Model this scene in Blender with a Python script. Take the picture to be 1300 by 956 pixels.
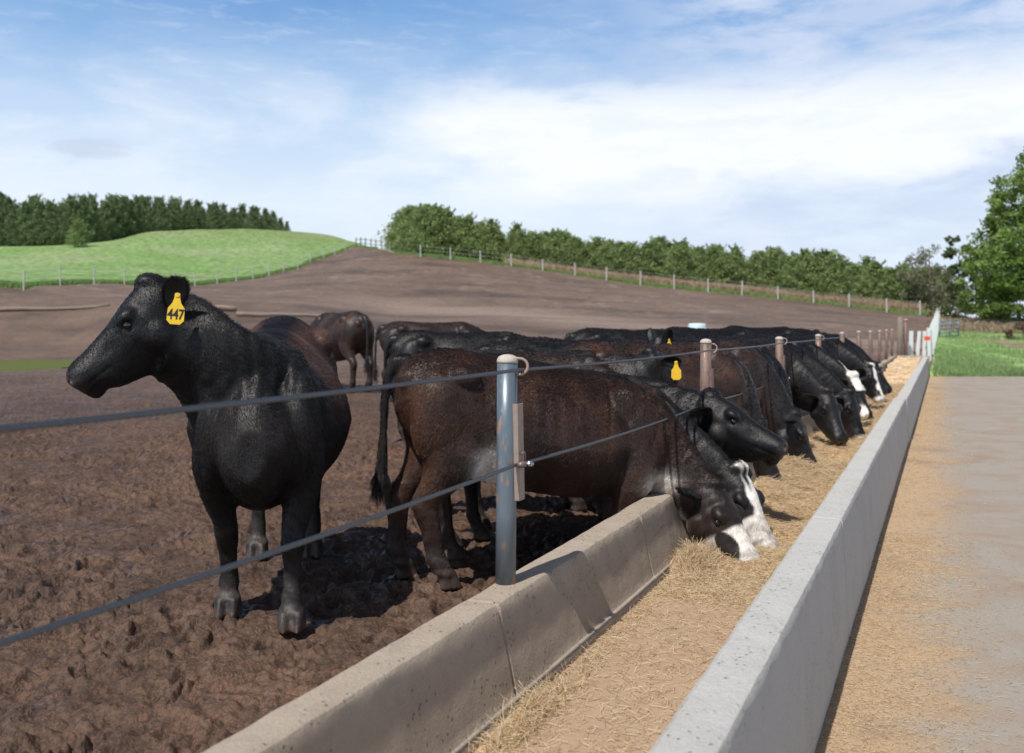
import bpy, math, random
import numpy as np
from mathutils import Vector, Matrix
for o in list(bpy.data.objects): bpy.data.objects.remove(o)
SC = bpy.context.scene
COL = SC.collection
RNG = np.random.default_rng(7)
random.seed(7)

# ------------------------------------------------------------------ camera, sky, sun
F = 1264.0; CX = 650.0; HY = 414.0; CAMZ = 1.4
cd = bpy.data.cameras.new("camera"); cam = bpy.data.objects.new("camera", cd); COL.objects.link(cam)
cd.sensor_width = 36.0; cd.lens = 35.0; cd.shift_y = -64.0 / 1300.0
cd.clip_start = 0.05; cd.clip_end = 3000
cam.location = (0, 0, CAMZ); cam.rotation_euler = (math.radians(90), 0, 0)
cd.dof.use_dof = True; cd.dof.focus_distance = 4.9; cd.dof.aperture_fstop = 3.0
SC.camera = cam
SC.view_settings.view_transform = 'Standard'; SC.view_settings.look = 'None'
SC.view_settings.exposure = 0.12; SC.view_settings.gamma = 1.0
SUN_EL = math.radians(56); SHADOW_AZ = math.radians(33.5)      # shadows run this far right of +Y
sdir = Vector((-math.sin(SHADOW_AZ) * math.cos(SUN_EL), -math.cos(SHADOW_AZ) * math.cos(SUN_EL), math.sin(SUN_EL)))
sl = bpy.data.lights.new("sun", 'SUN'); so = bpy.data.objects.new("sun", sl); COL.objects.link(so)
sl.energy = 4.4; sl.angle = math.radians(0.53); sl.color = (1.0, 0.955, 0.89)
so.rotation_euler = sdir.to_track_quat('Z', 'Y').to_euler()
so.location = (-5, -8, 12)

class NT:
    def __init__(s, tree): s.t = tree; s.n = tree.nodes; s.l = tree.links
    def node(s, typ, **kw):
        n = s.n.new(typ)
        for k, v in kw.items():
            if k.startswith('i_'):
                key = k[2:]; key = int(key) if key.isdigit() else key.replace('_', ' ')
                sock = n.inputs[key]
                if isinstance(v, bpy.types.NodeSocket): s.l.new(v, sock)
                else: sock.default_value = v
            else: setattr(n, k, v)
        return n
    def math(s, op, a, b=None, c=None, clamp=False):
        n = s.n.new('ShaderNodeMath'); n.operation = op; n.use_clamp = clamp
        for i, v in enumerate((a, b, c)):
            if v is None: continue
            if isinstance(v, bpy.types.NodeSocket): s.l.new(v, n.inputs[i])
            else: n.inputs[i].default_value = v
        return n.outputs[0]
    def mix(s, f, a, b, blend='MIX'):
        n = s.n.new('ShaderNodeMix'); n.data_type = 'RGBA'; n.blend_type = blend; n.clamp_factor = True
        for sock, v in ((n.inputs[0], f), (n.inputs[6], a), (n.inputs[7], b)):
            if isinstance(v, bpy.types.NodeSocket): s.l.new(v, sock)
            else: sock.default_value = (*v, 1) if isinstance(v, tuple) and len(v) == 3 else v
        return n.outputs[2]
    def ramp(s, f, stops, interp='LINEAR'):
        n = s.n.new('ShaderNodeValToRGB'); n.color_ramp.interpolation = interp
        el = n.color_ramp.elements
        while len(el) < len(stops): el.new(0.5)
        for e, (p, c) in zip(el, stops):
            e.position = p; e.color = (*c, 1) if len(c) == 3 else c
        s.l.new(f, n.inputs[0]); return n.outputs[0]
    def smooth(s, v, lo, hi):
        n = s.n.new('ShaderNodeMapRange'); n.interpolation_type = 'SMOOTHSTEP'
        s.l.new(v, n.inputs[0]); n.inputs[1].default_value = lo; n.inputs[2].default_value = hi
        return n.outputs[0]

world = bpy.data.worlds.new("World"); SC.world = world; world.use_nodes = True
def build_sky():
    w = NT(world.node_tree); w.n.clear()
    sky = w.node('ShaderNodeTexSky', sky_type='NISHITA', sun_disc=False, sun_elevation=SUN_EL,
                 sun_rotation=math.atan2(sdir.x, sdir.y), altitude=300, air_density=1.0, dust_density=1.2, ozone_density=1.4)
    tc = w.node('ShaderNodeTexCoord')
    sep = w.node('ShaderNodeSeparateXYZ', i_0=tc.outputs['Generated'])
    az = w.math('ARCTAN2', sep.outputs[0], sep.outputs[1])              # 0 = ahead, + = right, radians
    el = w.math('ARCSINE', sep.outputs[2])
    def noise(sx, sy, scale, detail, rough, off=(0, 0, 0), dist=0.0):
        cmb = w.node('ShaderNodeCombineXYZ', i_0=w.math('MULTIPLY_ADD', az, sx, off[0]), i_1=w.math('MULTIPLY_ADD', el, sy, off[1]), i_2=off[2])
        return w.node('ShaderNodeTexNoise', i_Vector=cmb.outputs[0], i_Scale=scale, i_Detail=detail, i_Roughness=rough, i_Distortion=dist).outputs[0]
    n1 = noise(1.0, 2.6, 5.0, 7, 0.58, (3.1, 0.4, 1.7), 0.3)
    n2 = noise(1.0, 3.4, 13.0, 6, 0.6, (1.3, 5.2, 8.7), 0.2)
    n3 = noise(1.0, 3.0, 2.2, 4, 0.5, (7.7, 2.2, 4.1))
    wob = w.math('SUBTRACT', n1, 0.5)
    elw = w.math('MULTIPLY_ADD', wob, 0.10, el)
    azw = w.math('MULTIPLY_ADD', w.math('SUBTRACT', n3, 0.5), 0.5, az)
    # clear-air colour with altitude: milky horizon to blue
    base = w.ramp(w.math('MULTIPLY', elw, 2.2), [(0.0, (0.78, 0.86, 0.95)), (0.25, (0.72, 0.83, 0.96)), (0.42, (0.55, 0.71, 0.93)), (0.58, (0.24, 0.45, 0.78)), (0.8, (0.11, 0.29, 0.64))])
    clear = w.mix(0.15, base, w.mix(1.0, sky.outputs[0], (0.10, 0.10, 0.10), 'MULTIPLY'))
    # thin veil, thickest ahead-left low down
    veil = w.math('MULTIPLY', w.smooth(n1, 0.36, 0.66), w.math('SUBTRACT', 1.0, w.smooth(elw, 0.19, 0.33)))
    c = w.mix(w.math('MULTIPLY', veil, 0.7), clear, (0.80, 0.87, 0.96))
    # high grey-lavender sheet upper right
    rightness = w.smooth(azw, -0.08, 0.22)
    sheet = w.math('MULTIPLY', rightness, w.smooth(n2, 0.25, 0.62))
    c = w.mix(w.math('MULTIPLY', sheet, 0.85), c, w.mix(w.smooth(n1, 0.35, 0.7), (0.52, 0.62, 0.82), (0.74, 0.80, 0.93)))
    # the bright bank right of centre
    up = w.smooth(w.math('MULTIPLY_ADD', wob, 0.14, el), 0.125, 0.175)
    dn = w.smooth(w.math('MULTIPLY_ADD', w.math('SUBTRACT', n2, 0.5), 0.08, el), 0.205, 0.255)
    bank = w.math('MULTIPLY', w.math('MULTIPLY', up, w.math('SUBTRACT', 1.0, dn)), w.smooth(azw, -0.13, 0.02))
    c = w.mix(w.math('MULTIPLY', bank, w.math('MULTIPLY_ADD', w.smooth(n2, .3, .62), 0.28, 0.64)), c, (0.92, 0.95, 0.97))
    low = w.math('MULTIPLY', w.math('SUBTRACT', 1.0, w.smooth(elw, 0.03, 0.17)), w.smooth(azw, -0.1, 0.2))
    c = w.mix(w.math('MULTIPLY', low, 0.6), c, (0.70, 0.80, 0.93))
    n7 = noise(1.0, 5.0, 24.0, 6, 0.65, (9.3, 1.2, 2.2), 0.4)
    c = w.mix(w.math('MULTIPLY', w.math('MULTIPLY', w.smooth(n7, 0.48, 0.72), w.smooth(n1, .35, .6)), 0.18), c, (0.90, 0.93, 0.97))
    da = w.math('DIVIDE', w.math('ADD', az, 0.4), 0.034); de = w.math('DIVIDE', w.math('SUBTRACT', el, 0.163), 0.0085)
    rr = w.math('ADD', w.math('MULTIPLY', da, da), w.math('MULTIPLY', de, de)); puff = w.math('SUBTRACT', 1.0, w.smooth(w.math('MULTIPLY_ADD', w.math('SUBTRACT', n7, 0.5), 2.2, rr), 0.3, 1.5))
    c = w.mix(w.math('MULTIPLY', puff, 0.5), c, (0.52, 0.60, 0.74))
    # above the picture the sky dims to plain blue so that its light is real
    hi = w.smooth(el, 0.34, 0.55)
    c = w.mix(hi, c, w.mix(1.0, sky.outputs[0], (0.06, 0.06, 0.06), 'MULTIPLY'))
    # behind the viewer: plain
    bg = w.node('ShaderNodeBackground', i_Color=w.mix(1.0, c, (10.0, 10.0, 10.0), 'MULTIPLY'), i_Strength=0.1)
    out = w.node('ShaderNodeOutputWorld'); w.l.new(bg.outputs[0], out.inputs[0])
build_sky()

# ------------------------------------------------------------------ helpers
def P(px, py, Y): return Vector(((px - CX) / F * Y, Y, CAMZ - (py - HY) / F * Y))
def XY(px, Y): return ((px - CX) / F * Y, Y)
EV = np.array([0.3977, 0.9175]); NV = np.array([0.9175, -0.3977])     # along the bunk, across it
def BF(t, a, z=0.0): return Vector((EV[0] * t - NV[0] * a, EV[1] * t - NV[1] * a, z))
BUNK_ROT = math.atan2(EV[1], EV[0])

def mesh_np(name, V, Q, smooth=True):
    me = bpy.data.meshes.new(name)
    V = np.asarray(V, np.float32); Q = np.asarray(Q, np.int32); k = Q.shape[1]
    me.vertices.add(len(V)); me.vertices.foreach_set('co', V.ravel())
    me.loops.add(Q.size); me.loops.foreach_set('vertex_index', Q.ravel())
    me.polygons.add(len(Q)); me.polygons.foreach_set('loop_start', np.arange(len(Q), dtype=np.int32) * k)
    me.update(calc_edges=True); me.validate()
    if smooth: me.polygons.foreach_set('use_smooth', np.ones(len(me.polygons), bool))
    return me
def link(name, me, mat=None, parent=None, loc=None):
    o = bpy.data.objects.new(name, me); COL.objects.link(o)
    if mat is not None:
        me.materials.clear(); me.materials.append(mat)
    if parent is not None: o.parent = parent
    if loc is not None: o.location = loc
    return o
def tag(o, label=None, cat=None, group=None, kind=None):
    if label: o['label'] = label
    if cat: o['category'] = cat
    if group: o['group'] = group
    if kind: o['kind'] = kind
    return o
def empty(name, loc, rz=0.0, label=None, cat=None, group=None):
    o = bpy.data.objects.new(name, None); COL.objects.link(o); o.location = loc; o.rotation_euler = (0, 0, rz)
    o.empty_display_size = 0.2
    return tag(o, label, cat, group)
def copy_tree(o, parent=None):
    c = o.copy(); COL.objects.link(c); c.parent = parent
    for ch in list(o.children): copy_tree(ch, c)
    return c

class MB:
    """collects closed shapes into one mesh"""
    def __init__(s): s.v = []; s.f = []
    def add(s, vs, fs):
        b = len(s.v); s.v += [tuple(v) for v in vs]; s.f += [tuple(i + b for i in f) for f in fs]; return s
    def loft(s, rings, cap=True):
        n = len(rings[0]); vs = [v for r in rings for v in r]; fs = []
        for i in range(len(rings) - 1):
            for j in range(n):
                k = (j + 1) % n
                fs.append((i * n + j, i * n + k, (i + 1) * n + k, (i + 1) * n + j))
        if cap: fs.append(tuple(range(n - 1, -1, -1))); fs.append(tuple(range((len(rings) - 1) * n, len(rings) * n)))
        return s.add(vs, fs)
    def tube(s, pts, rad, n=10, cap=True):
        pts = [Vector(p) for p in pts]; rings = []
        if not hasattr(rad, '__len__'): rad = [rad] * len(pts)
        up = Vector((0, 0, 1))
        for i, p in enumerate(pts):
            d = (pts[min(i + 1, len(pts) - 1)] - pts[max(i - 1, 0)]).normalized()
            if abs(d.dot(up)) > 0.95: up = Vector((1, 0, 0)) if abs(d.x) < 0.9 else Vector((0, 1, 0))
            r = d.cross(up).normalized(); u = r.cross(d).normalized(); up = u
            rings.append([p + (r * math.cos(a) + u * math.sin(a)) * rad[i] for a in [2 * math.pi * j / n for j in range(n)]])
        return s.loft(rings, cap)
    def box(s, c, size, rz=0.0, bevel=0.0, tilt=None):
        import bmesh
        bm = bmesh.new(); bmesh.ops.create_cube(bm, size=1.0)
        for v in bm.verts: v.co = Vector((v.co.x * size[0], v.co.y * size[1], v.co.z * size[2]))
        if bevel > 0: bmesh.ops.bevel(bm, geom=list(bm.edges), offset=bevel, segments=2, affect='EDGES', profile=0.6)
        M = Matrix.Translation(Vector(c)) @ Matrix.Rotation(rz, 4, 'Z')
        if tilt: M = M @ tilt
        bm.verts.ensure_lookup_table()
        s.add([M @ v.co for v in bm.verts], [[v.index for v in f.verts] for f in bm.faces]); bm.free(); return s
    def build(s, name, mat=None, parent=None, smooth=False, loc=None):
        me = bpy.data.meshes.new(name); me.from_pydata(s.v, [], s.f); me.update()
        if smooth: me.polygons.foreach_set('use_smooth', np.ones(len(me.polygons), bool))
        return link(name, me, mat, parent, loc)

_perm = RNG.permutation(4096)
def _h2(ix, iy, seed): return _perm[(_perm[(ix + seed * 131) & 4095] + iy) & 4095]
_g = RNG.random(4096) * 2 * np.pi; _gx, _gy = np.cos(_g), np.sin(_g)
def perlin(x, y, seed=0):
    ix = np.floor(x).astype(np.int64); iy = np.floor(y).astype(np.int64); fx = x - ix; fy = y - iy
    u = fx * fx * fx * (fx * (fx * 6 - 15) + 10); v = fy * fy * fy * (fy * (fy * 6 - 15) + 10)
    def d(i, j):
        h = _h2(ix + i, iy + j, seed); return _gx[h] * (fx - i) + _gy[h] * (fy - j)
    a = d(0, 0); b = d(1, 0); c = d(0, 1); e = d(1, 1)
    return ((a + (b - a) * u) + ((c + (e - c) * u) - (a + (b - a) * u)) * v) * 1.5
def fbm(x, y, oct=4, seed=0, gain=0.5):
    s = 0; a = 1; 
    for i in range(oct): s = s + a * perlin(x * 2 ** i + i * 17.3, y * 2 ** i + i * 9.1, seed + i); a *= gain
    return s

def col_attr(me, C, name='tint'):
    at = me.color_attributes.new(name, 'FLOAT_COLOR', 'POINT')
    A = np.ones((len(me.vertices), 4), np.float32); A[:, :3] = C; at.data.foreach_set('color', A.ravel())

def strands(name, roots, tips, mids, radius, colors, mat, parent=None, taper=True):
    """one curves object made of many short three- or four-point strands"""
    n = len(roots); hc = bpy.data.hair_curves.new(name); hc.add_curves([4] * n)
    t = np.array([0, 1 / 3, 2 / 3, 1.0])[None, :, None]
    R = np.asarray(roots)[:, None, :]; T = np.asarray(tips)[:, None, :]; M = np.asarray(mids)[:, None, :]
    pts = (1 - t) ** 2 * R + 2 * t * (1 - t) * M + t ** 2 * T
    hc.attributes['position'].data.foreach_set('vector', pts.astype(np.float32).ravel())
    rad = np.broadcast_to(np.asarray(radius, np.float32).reshape(-1, 1), (n, 4)).copy()
    if taper: rad *= np.array([1.0, .9, .65, .2], np.float32)[None]
    (hc.attributes.get('radius') or hc.attributes.new('radius', 'FLOAT', 'POINT')).data.foreach_set('value', rad.ravel())
    C = np.ones((n, 4, 4), np.float32); C[:, :, :3] = np.asarray(colors)[:, None, :]
    hc.attributes.new('tint', 'FLOAT_COLOR', 'POINT').data.foreach_set('color', C.ravel())
    return link(name, hc, mat, parent)

# ------------------------------------------------------------------ materials
def new_mat(name):
    m = bpy.data.materials.new(name); m.use_nodes = True; t = NT(m.node_tree)
    b = t.n['Principled BSDF']; return m, t, b
def bump(t, b, h, strength, dist):
    n = t.node('ShaderNodeBump', i_Height=h, i_Strength=strength, i_Distance=dist); t.l.new(n.outputs[0], b.inputs['Normal']); return n
def simple_mat(name, col, rough=0.6, metal=0.0, var=0.15, nscale=30.0, bstr=0.3, bdist=0.003, spec=0.5):
    m, t, b = new_mat(name); tc = t.node('ShaderNodeTexCoord')
    n = t.node('ShaderNodeTexNoise', i_Vector=tc.outputs['Object'], i_Scale=nscale, i_Detail=5.0, i_Roughness=0.6)
    c = t.mix(n.outputs[0], tuple(x * (1 - var) for x in col), tuple(min(1, x * (1 + var)) for x in col))
    t.l.new(c, b.inputs['Base Color']); b.inputs['Roughness'].default_value = rough; b.inputs['Metallic'].default_value = metal
    b.inputs['Specular IOR Level'].default_value = spec
    bump(t, b, n.outputs[0], bstr, bdist); return m
def tint_mat(name, rough=0.8, spec=0.2, trans=0.0, attr='tint', scale=1.0):
    m, t, b = new_mat(name); a = t.node('ShaderNodeAttribute', attribute_name=attr)
    c = a.outputs['Color'] if scale == 1.0 else t.mix(1.0, a.outputs['Color'], (scale,) * 3, 'MULTIPLY')
    t.l.new(c, b.inputs['Base Color']); b.inputs['Roughness'].default_value = rough; b.inputs['Specular IOR Level'].default_value = spec
    if trans > 0:
        tr = t.node('ShaderNodeBsdfTranslucent'); t.l.new(c, tr.inputs[0])
        mx = t.node('ShaderNodeMixShader', i_0=trans); t.l.new(b.outputs[0], mx.inputs[1]); t.l.new(tr.outputs[0], mx.inputs[2])
        t.l.new(mx.outputs[0], t.n['Material Output'].inputs[0])
    return m
def ground_mat(name, wet=True, s1=85.0, s2=20.0, bd=0.028):
    m, t, b = new_mat(name); a = t.node('ShaderNodeAttribute', attribute_name='tint'); g = t.node('ShaderNodeNewGeometry')
    n1 = t.node('ShaderNodeTexNoise', i_Vector=g.outputs['Position'], i_Scale=s1, i_Detail=6.0, i_Roughness=0.65)
    n2 = t.node('ShaderNodeTexNoise', i_Vector=g.outputs['Position'], i_Scale=s2, i_Detail=5.0, i_Roughness=0.6, i_Distortion=0.5)
    n3 = t.node('ShaderNodeTexNoise', i_Vector=g.outputs['Position'], i_Scale=2.3, i_Detail=3.0)
    k = t.math('ADD', t.math('MULTIPLY', n1.outputs[0], 0.9), t.math('MULTIPLY', n2.outputs[0], 0.9))
    c = t.mix(1.0, a.outputs['Color'], t.ramp(k, [(0.62, (0.32, 0.30, 0.30)), (0.88, (1.0, 1.0, 1.0)), (1.15, (1.6, 1.55, 1.5))]), 'MULTIPLY')
    t.l.new(c, b.inputs['Base Color'])
    if wet:
        w = t.math('ADD', n3.outputs[0], t.math('MULTIPLY', n2.outputs[0], 0.6))
        r = t.ramp(w, [(0.55, (0.80,) * 3), (0.80, (0.66,) * 3), (0.98, (0.42,) * 3)])
        t.l.new(r, b.inputs['Roughness']); b.inputs['Specular IOR Level'].default_value = 0.45
    else: b.inputs['Roughness'].default_value = 0.9; b.inputs['Specular IOR Level'].default_value = 0.2
    hgt = t.math('ADD', t.math('MULTIPLY', n2.outputs[0], 0.7), t.math('MULTIPLY', n1.outputs[0], 0.3))
    bump(t, b, hgt, 0.9, bd); return m
def concrete_mat(name, col, stain=0.25):
    m, t, b = new_mat(name); g = t.node('ShaderNodeNewGeometry')
    n1 = t.node('ShaderNodeTexNoise', i_Vector=g.outputs['Position'], i_Scale=90.0, i_Detail=6.0, i_Roughness=0.7)
    n2 = t.node('ShaderNodeTexNoise', i_Vector=g.outputs['Position'], i_Scale=3.5, i_Detail=5.0, i_Roughness=0.6, i_Distortion=0.8)
    v = t.node('ShaderNodeTexVoronoi', i_Vector=g.outputs['Position'], i_Scale=38.0)
    pit = t.math('MULTIPLY', t.smooth(v.outputs['Distance'], 0.22, 0.10), t.smooth(n2.outputs[0], 0.45, 0.6))
    c = t.mix(n1.outputs[0], tuple(x * 0.8 for x in col), tuple(x * 1.15 for x in col))
    c = t.mix(t.math('MULTIPLY', t.smooth(n2.outputs[0], 0.4, 0.72), stain), c, (0.20, 0.15, 0.10))
    c = t.mix(t.math('MULTIPLY', pit, 0.6), c, (0.10, 0.085, 0.07))
    t.l.new(c, b.inputs['Base Color']); b.inputs['Roughness'].default_value = 0.9; b.inputs['Specular IOR Level'].default_value = 0.25
    n5 = t.node('ShaderNodeTexNoise', i_Vector=g.outputs['Position'], i_Scale=24.0, i_Detail=5.0, i_Roughness=0.7)
    h = t.math('SUBTRACT', t.math('ADD', n1.outputs[0], t.math('MULTIPLY', n5.outputs[0], 1.6)), t.math('MULTIPLY', pit, 1.6))
    bump(t, b, h, 0.8, 0.008); return m

M = {}
M['mud'] = ground_mat('mud')
M['soil'] = ground_mat('turf', wet=False, s1=9.0, s2=1.6, bd=0.05)
M['conc_cow'] = concrete_mat('concrete_bunk', (0.42, 0.35, 0.28))
M['conc_pale'] = concrete_mat('concrete_pale', (0.52, 0.51, 0.49), 0.10)
M['straw'] = tint_mat('straw', 0.65, 0.35, 0.25)
M['leaf'] = tint_mat('leaf', 0.6, 0.3, 0.42)
M['blade'] = tint_mat('blade', 0.6, 0.3, 0.35)
M['bark'] = simple_mat('bark', (0.16, 0.13, 0.10), 0.9, var=0.4, nscale=8, bstr=0.8, bdist=0.02)
M['cap'] = simple_mat('cement_cap', (0.46, 0.42, 0.36), 0.9, var=0.2, nscale=60, bstr=0.6)
M['white_paint'] = simple_mat('white_paint', (0.82, 0.83, 0.84), 0.6, var=0.15, nscale=5)
M['white_post'] = simple_mat('weathered_post', (0.46, 0.46, 0.44), 0.8, var=0.25, nscale=5)
M['orange'] = simple_mat('orange_plastic', (0.85, 0.10, 0.015), 0.5)
M['yellow'] = simple_mat('yellow_tag', (0.76, 0.48, 0.02), 0.42, var=0.22, nscale=45, bstr=0.1)
M['ink'] = simple_mat('black_ink', (0.012, 0.012, 0.012), 0.5)
M['wood'] = simple_mat('grey_wood', (0.20, 0.165, 0.135), 0.85, var=0.3, nscale=9, bstr=0.8, bdist=0.01)
M['log'] = simple_mat('pale_log', (0.25, 0.19, 0.15), 0.85, var=0.35, nscale=3, bstr=0.8, bdist=0.02)
M['gate'] = simple_mat('blue_grey_gate', (0.17, 0.23, 0.30), 0.5, metal=0.3)
M['drum'] = simple_mat('pale_drum', (0.52, 0.66, 0.72), 0.5)
M['hook'] = simple_mat('rusty_rod', (0.42, 0.31, 0.25), 0.7, metal=0.4, var=0.3, nscale=60)
M['zinc'] = simple_mat('zinc', (0.62, 0.62, 0.62), 0.35, metal=0.9)
def steel_mat(name, blue, rust, amount):
    m, t, b = new_mat(name); tc = t.node('ShaderNodeTexCoord')
    mp = t.node('ShaderNodeMapping', i_Vector=tc.outputs['Object']); mp.inputs['Scale'].default_value = (1, 1, 0.3)
    n = t.node('ShaderNodeTexNoise', i_Vector=mp.outputs[0], i_Scale=42.0, i_Detail=6.0, i_Roughness=0.7)
    n2 = t.node('ShaderNodeTexNoise', i_Vector=tc.outputs['Object'], i_Scale=6.0, i_Detail=3.0)
    k = t.math('MULTIPLY_ADD', n2.outputs[0], 0.35, n.outputs[0])
    f = t.smooth(k, amount, amount + 0.06)
    c = t.mix(f, blue, rust); c = t.mix(t.math('MULTIPLY', n.outputs[0], 0.35), c, (0.3, 0.3, 0.3))
    t.l.new(c, b.inputs['Base Color'])
    t.l.new(t.math('MULTIPLY_ADD', f, 0.35, 0.36), b.inputs['Roughness']); b.inputs['Metallic'].default_value = 0.35
    bump(t, b, n.outputs[0], 0.25, 0.001); return m
M['pipe'] = steel_mat('blue_steel', (0.10, 0.145, 0.185), (0.34, 0.17, 0.09), 0.745)
M['rust_pipe'] = steel_mat('rusty_steel', (0.15, 0.095, 0.08), (0.22, 0.12, 0.085), 0.62)
M['channel'] = simple_mat('channel_steel', (0.32, 0.25, 0.215), 0.6, metal=0.3, var=0.25, nscale=45)
M['cable'] = simple_mat('steel_cable', (0.11, 0.125, 0.145), 0.42, metal=0.7, var=0.4, nscale=200)

def fur_mat(name, hair=False):
    m, t, b = new_mat(name); a = t.node('ShaderNodeAttribute', attribute_name='tint'); tc = t.node('ShaderNodeTexCoord')
    c = a.outputs['Color']
    if not hair:
        mp = t.node('ShaderNodeMapping', i_Vector=tc.outputs['Object']); mp.inputs['Scale'].default_value = (1.0, 1.6, 0.38)
        n1 = t.node('ShaderNodeTexNoise', i_Vector=mp.outputs[0], i_Scale=62.0, i_Detail=5.0, i_Roughness=0.65, i_Distortion=0.4)
        n2 = t.node('ShaderNodeTexNoise', i_Vector=tc.outputs['Object'], i_Scale=7.0, i_Detail=4.0)
        k = t.math('ADD', t.math('MULTIPLY', n1.outputs[0], 0.9), t.math('MULTIPLY', n2.outputs[0], 0.6))
        c = t.mix(1.0, c, t.ramp(k, [(0.5, (0.55,) * 3), (0.78, (1.0,) * 3), (1.0, (1.6, 1.5, 1.45))]), 'MULTIPLY')
        bump(t, b, n1.outputs[0], 0.5, 0.007)
    t.l.new(c, b.inputs['Base Color'])
    b.inputs['Roughness'].default_value = 0.45 if hair else 0.49; b.inputs['Specular IOR Level'].default_value = 0.34 if hair else 0.40
    b.inputs['Sheen Weight'].default_value = 0.02; b.inputs['Sheen Roughness'].default_value = 0.4
    b.inputs['Sheen Tint'].default_value = (0.8, 0.85, 1.0, 1)
    return m
M['fur'] = fur_mat('cattle_coat'); M['hair'] = fur_mat('cattle_hair', True)
M['eye'] = simple_mat('cattle_eye', (0.015, 0.010, 0.008), 0.06, var=0.1, bstr=0.0, spec=0.9)

# ------------------------------------------------------------------ terrain
# control profiles: seen direction (in photo columns) -> list of (distance, height)
def h_at(py, Y): return CAMZ - (py - HY) / F * Y
CTRL = {
    -700: [(0, 0), (8, 0), (25, .15), (40, .2), (47, .4), (62, 2.6), (66, 4.2), (150, 12.0), (260, 13), (700, 0)],
    0:    [(0, 0), (8, 0), (25, .15), (43, .2), (47, .4), (58, 2.6), (66, h_at(362, 66)), (110, h_at(340, 110)), (150, h_at(311, 150)), (190, 14.5), (700, 4)],
    100:  [(0, 0), (8, 0), (25, .15), (43, .2), (47, .4), (60, 2.9), (76, h_at(363, 76)), (110, h_at(341, 110)), (150, h_at(308, 150)), (190, 15), (700, 4)],
    190:  [(0, 0), (8, 0), (18, .15), (42, .3), (58, 2.9), (88, h_at(364, 88)), (125, h_at(330, 125)), (165, h_at(291, 165)), (200, 17), (700, 4)],
    250:  [(0, 0), (8, 0), (18, .18), (42, .4), (60, 3.0), (97, h_at(364, 97)), (135, h_at(326, 135)), (175, h_at(287, 175)), (205, 17.5), (700, 4)],
    320:  [(0, 0), (8, 0), (18, .2), (42, .45), (63, 3.0), (108, h_at(356, 108)), (145, h_at(318, 145)), (180, h_at(287.5, 180)), (210, 18.5), (700, 4)],
    380:  [(0, 0), (8, 0), (18, .22), (42, .5), (66, 3.2), (122, h_at(342, 122)), (155, h_at(311, 155)), (185, h_at(290, 185)), (215, 18), (700, 4)],
    425:  [(0, 0), (8, 0), (18, .22), (42, .5), (70, 3.3), (145, h_at(325, 145)), (165, h_at(309, 165)), (182, h_at(296, 182)), (215, 17), (700, 4)],
    460:  [(0, 0), (8, 0), (18, .22), (42, .5), (72, 3.3), (160, h_at(313, 160)), (172, h_at(305, 172)), (200, 15), (700, 4)],
    495:  [(0, 0), (8, 0), (18, .22), (42, .5), (74, 3.1), (138, h_at(319, 138)), (152, h_at(314, 152)), (190, 13), (700, 4)],
    534:  [(0, 0), (8, 0), (18, .2), (42, .5), (72, 2.9), (125, h_at(324, 125)), (140, 11.5), (190, 12), (700, 3)],
    610:  [(0, 0), (8, 0), (18, .18), (42, .5), (69, 2.6), (122, h_at(331, 122)), (138, 10.2), (190, 10), (700, 3)],
    690:  [(0, 0), (8, 0), (18, .15), (42, .5), (66, 2.2), (120, h_at(343, 120)), (135, 9.0), (190, 8.5), (700, 2)],
    770:  [(0, 0), (8, 0), (18, .12), (42, .5), (63, 1.9), (116, h_at(354, 116)), (130, 7.3), (190, 7), (700, 2)],
    856:  [(0, 0), (8, 0), (18, .1), (42, .5), (60, 1.6), (112, h_at(365, 112)), (128, 6.2), (190, 6), (700, 2)],
    942:  [(0, 0), (8, 0), (18, .05), (42, .45), (58, 1.4), (108, h_at(373, 108)), (124, 5.2), (190, 5), (700, 2)],
    1033: [(0, 0), (18, 0), (42, .35), (55, 1.1), (105, h_at(385, 105)), (120, 4.3), (190, 4), (700, 2)],
    1126: [(0, 0), (18, 0), (36, .0), (52, .7), (100, h_at(396, 100)), (116, 3.4), (190, 3.4), (700, 2)],
    1185: [(0, 0), (18, 0), (36, -.05), (52, .5), (98, h_at(401, 98)), (112, 2.8), (190, 2.8), (700, 2)],
    1230: [(0, -.16), (31, -.16), (36, -.1), (50, .25), (70, 1.15), (98, 2.3), (190, 2.5), (700, 2)],
    1300: [(0, -.16), (31, -.16), (40, -.05), (55, .5), (70, 1.15), (98, 2.2), (190, 2.4), (700, 2)],
    2600: [(0, -.16), (31, -.16), (40, -.05), (55, .5), (70, 1.15), (98, 2.2), (190, 2.4), (700, 2)],
}
TP = np.arange(-3000, 4200, 6.0); TY = np.exp(np.linspace(math.log(0.5), math.log(700), 520))
_k = sorted(CTRL); _prof = np.array([np.interp(TY, [p[0] for p in CTRL[k]], [p[1] for p in CTRL[k]]) for k in _k])
TZ = np.array([np.interp(TP, _k, _prof[:, j]) for j in range(len(TY))]).T
def _blur(A, n, ax):
    ker = np.hanning(n + 2)[1:-1]; ker /= ker.sum(); pad = n // 2
    Bp = np.concatenate([np.repeat(np.take(A, [0], ax), pad, ax), A, np.repeat(np.take(A, [-1], ax), pad, ax)], ax)
    return np.apply_along_axis(lambda r: np.convolve(r, ker, 'valid'), ax, Bp)
TZ = _blur(_blur(TZ, 9, 0), 9, 1)
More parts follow.
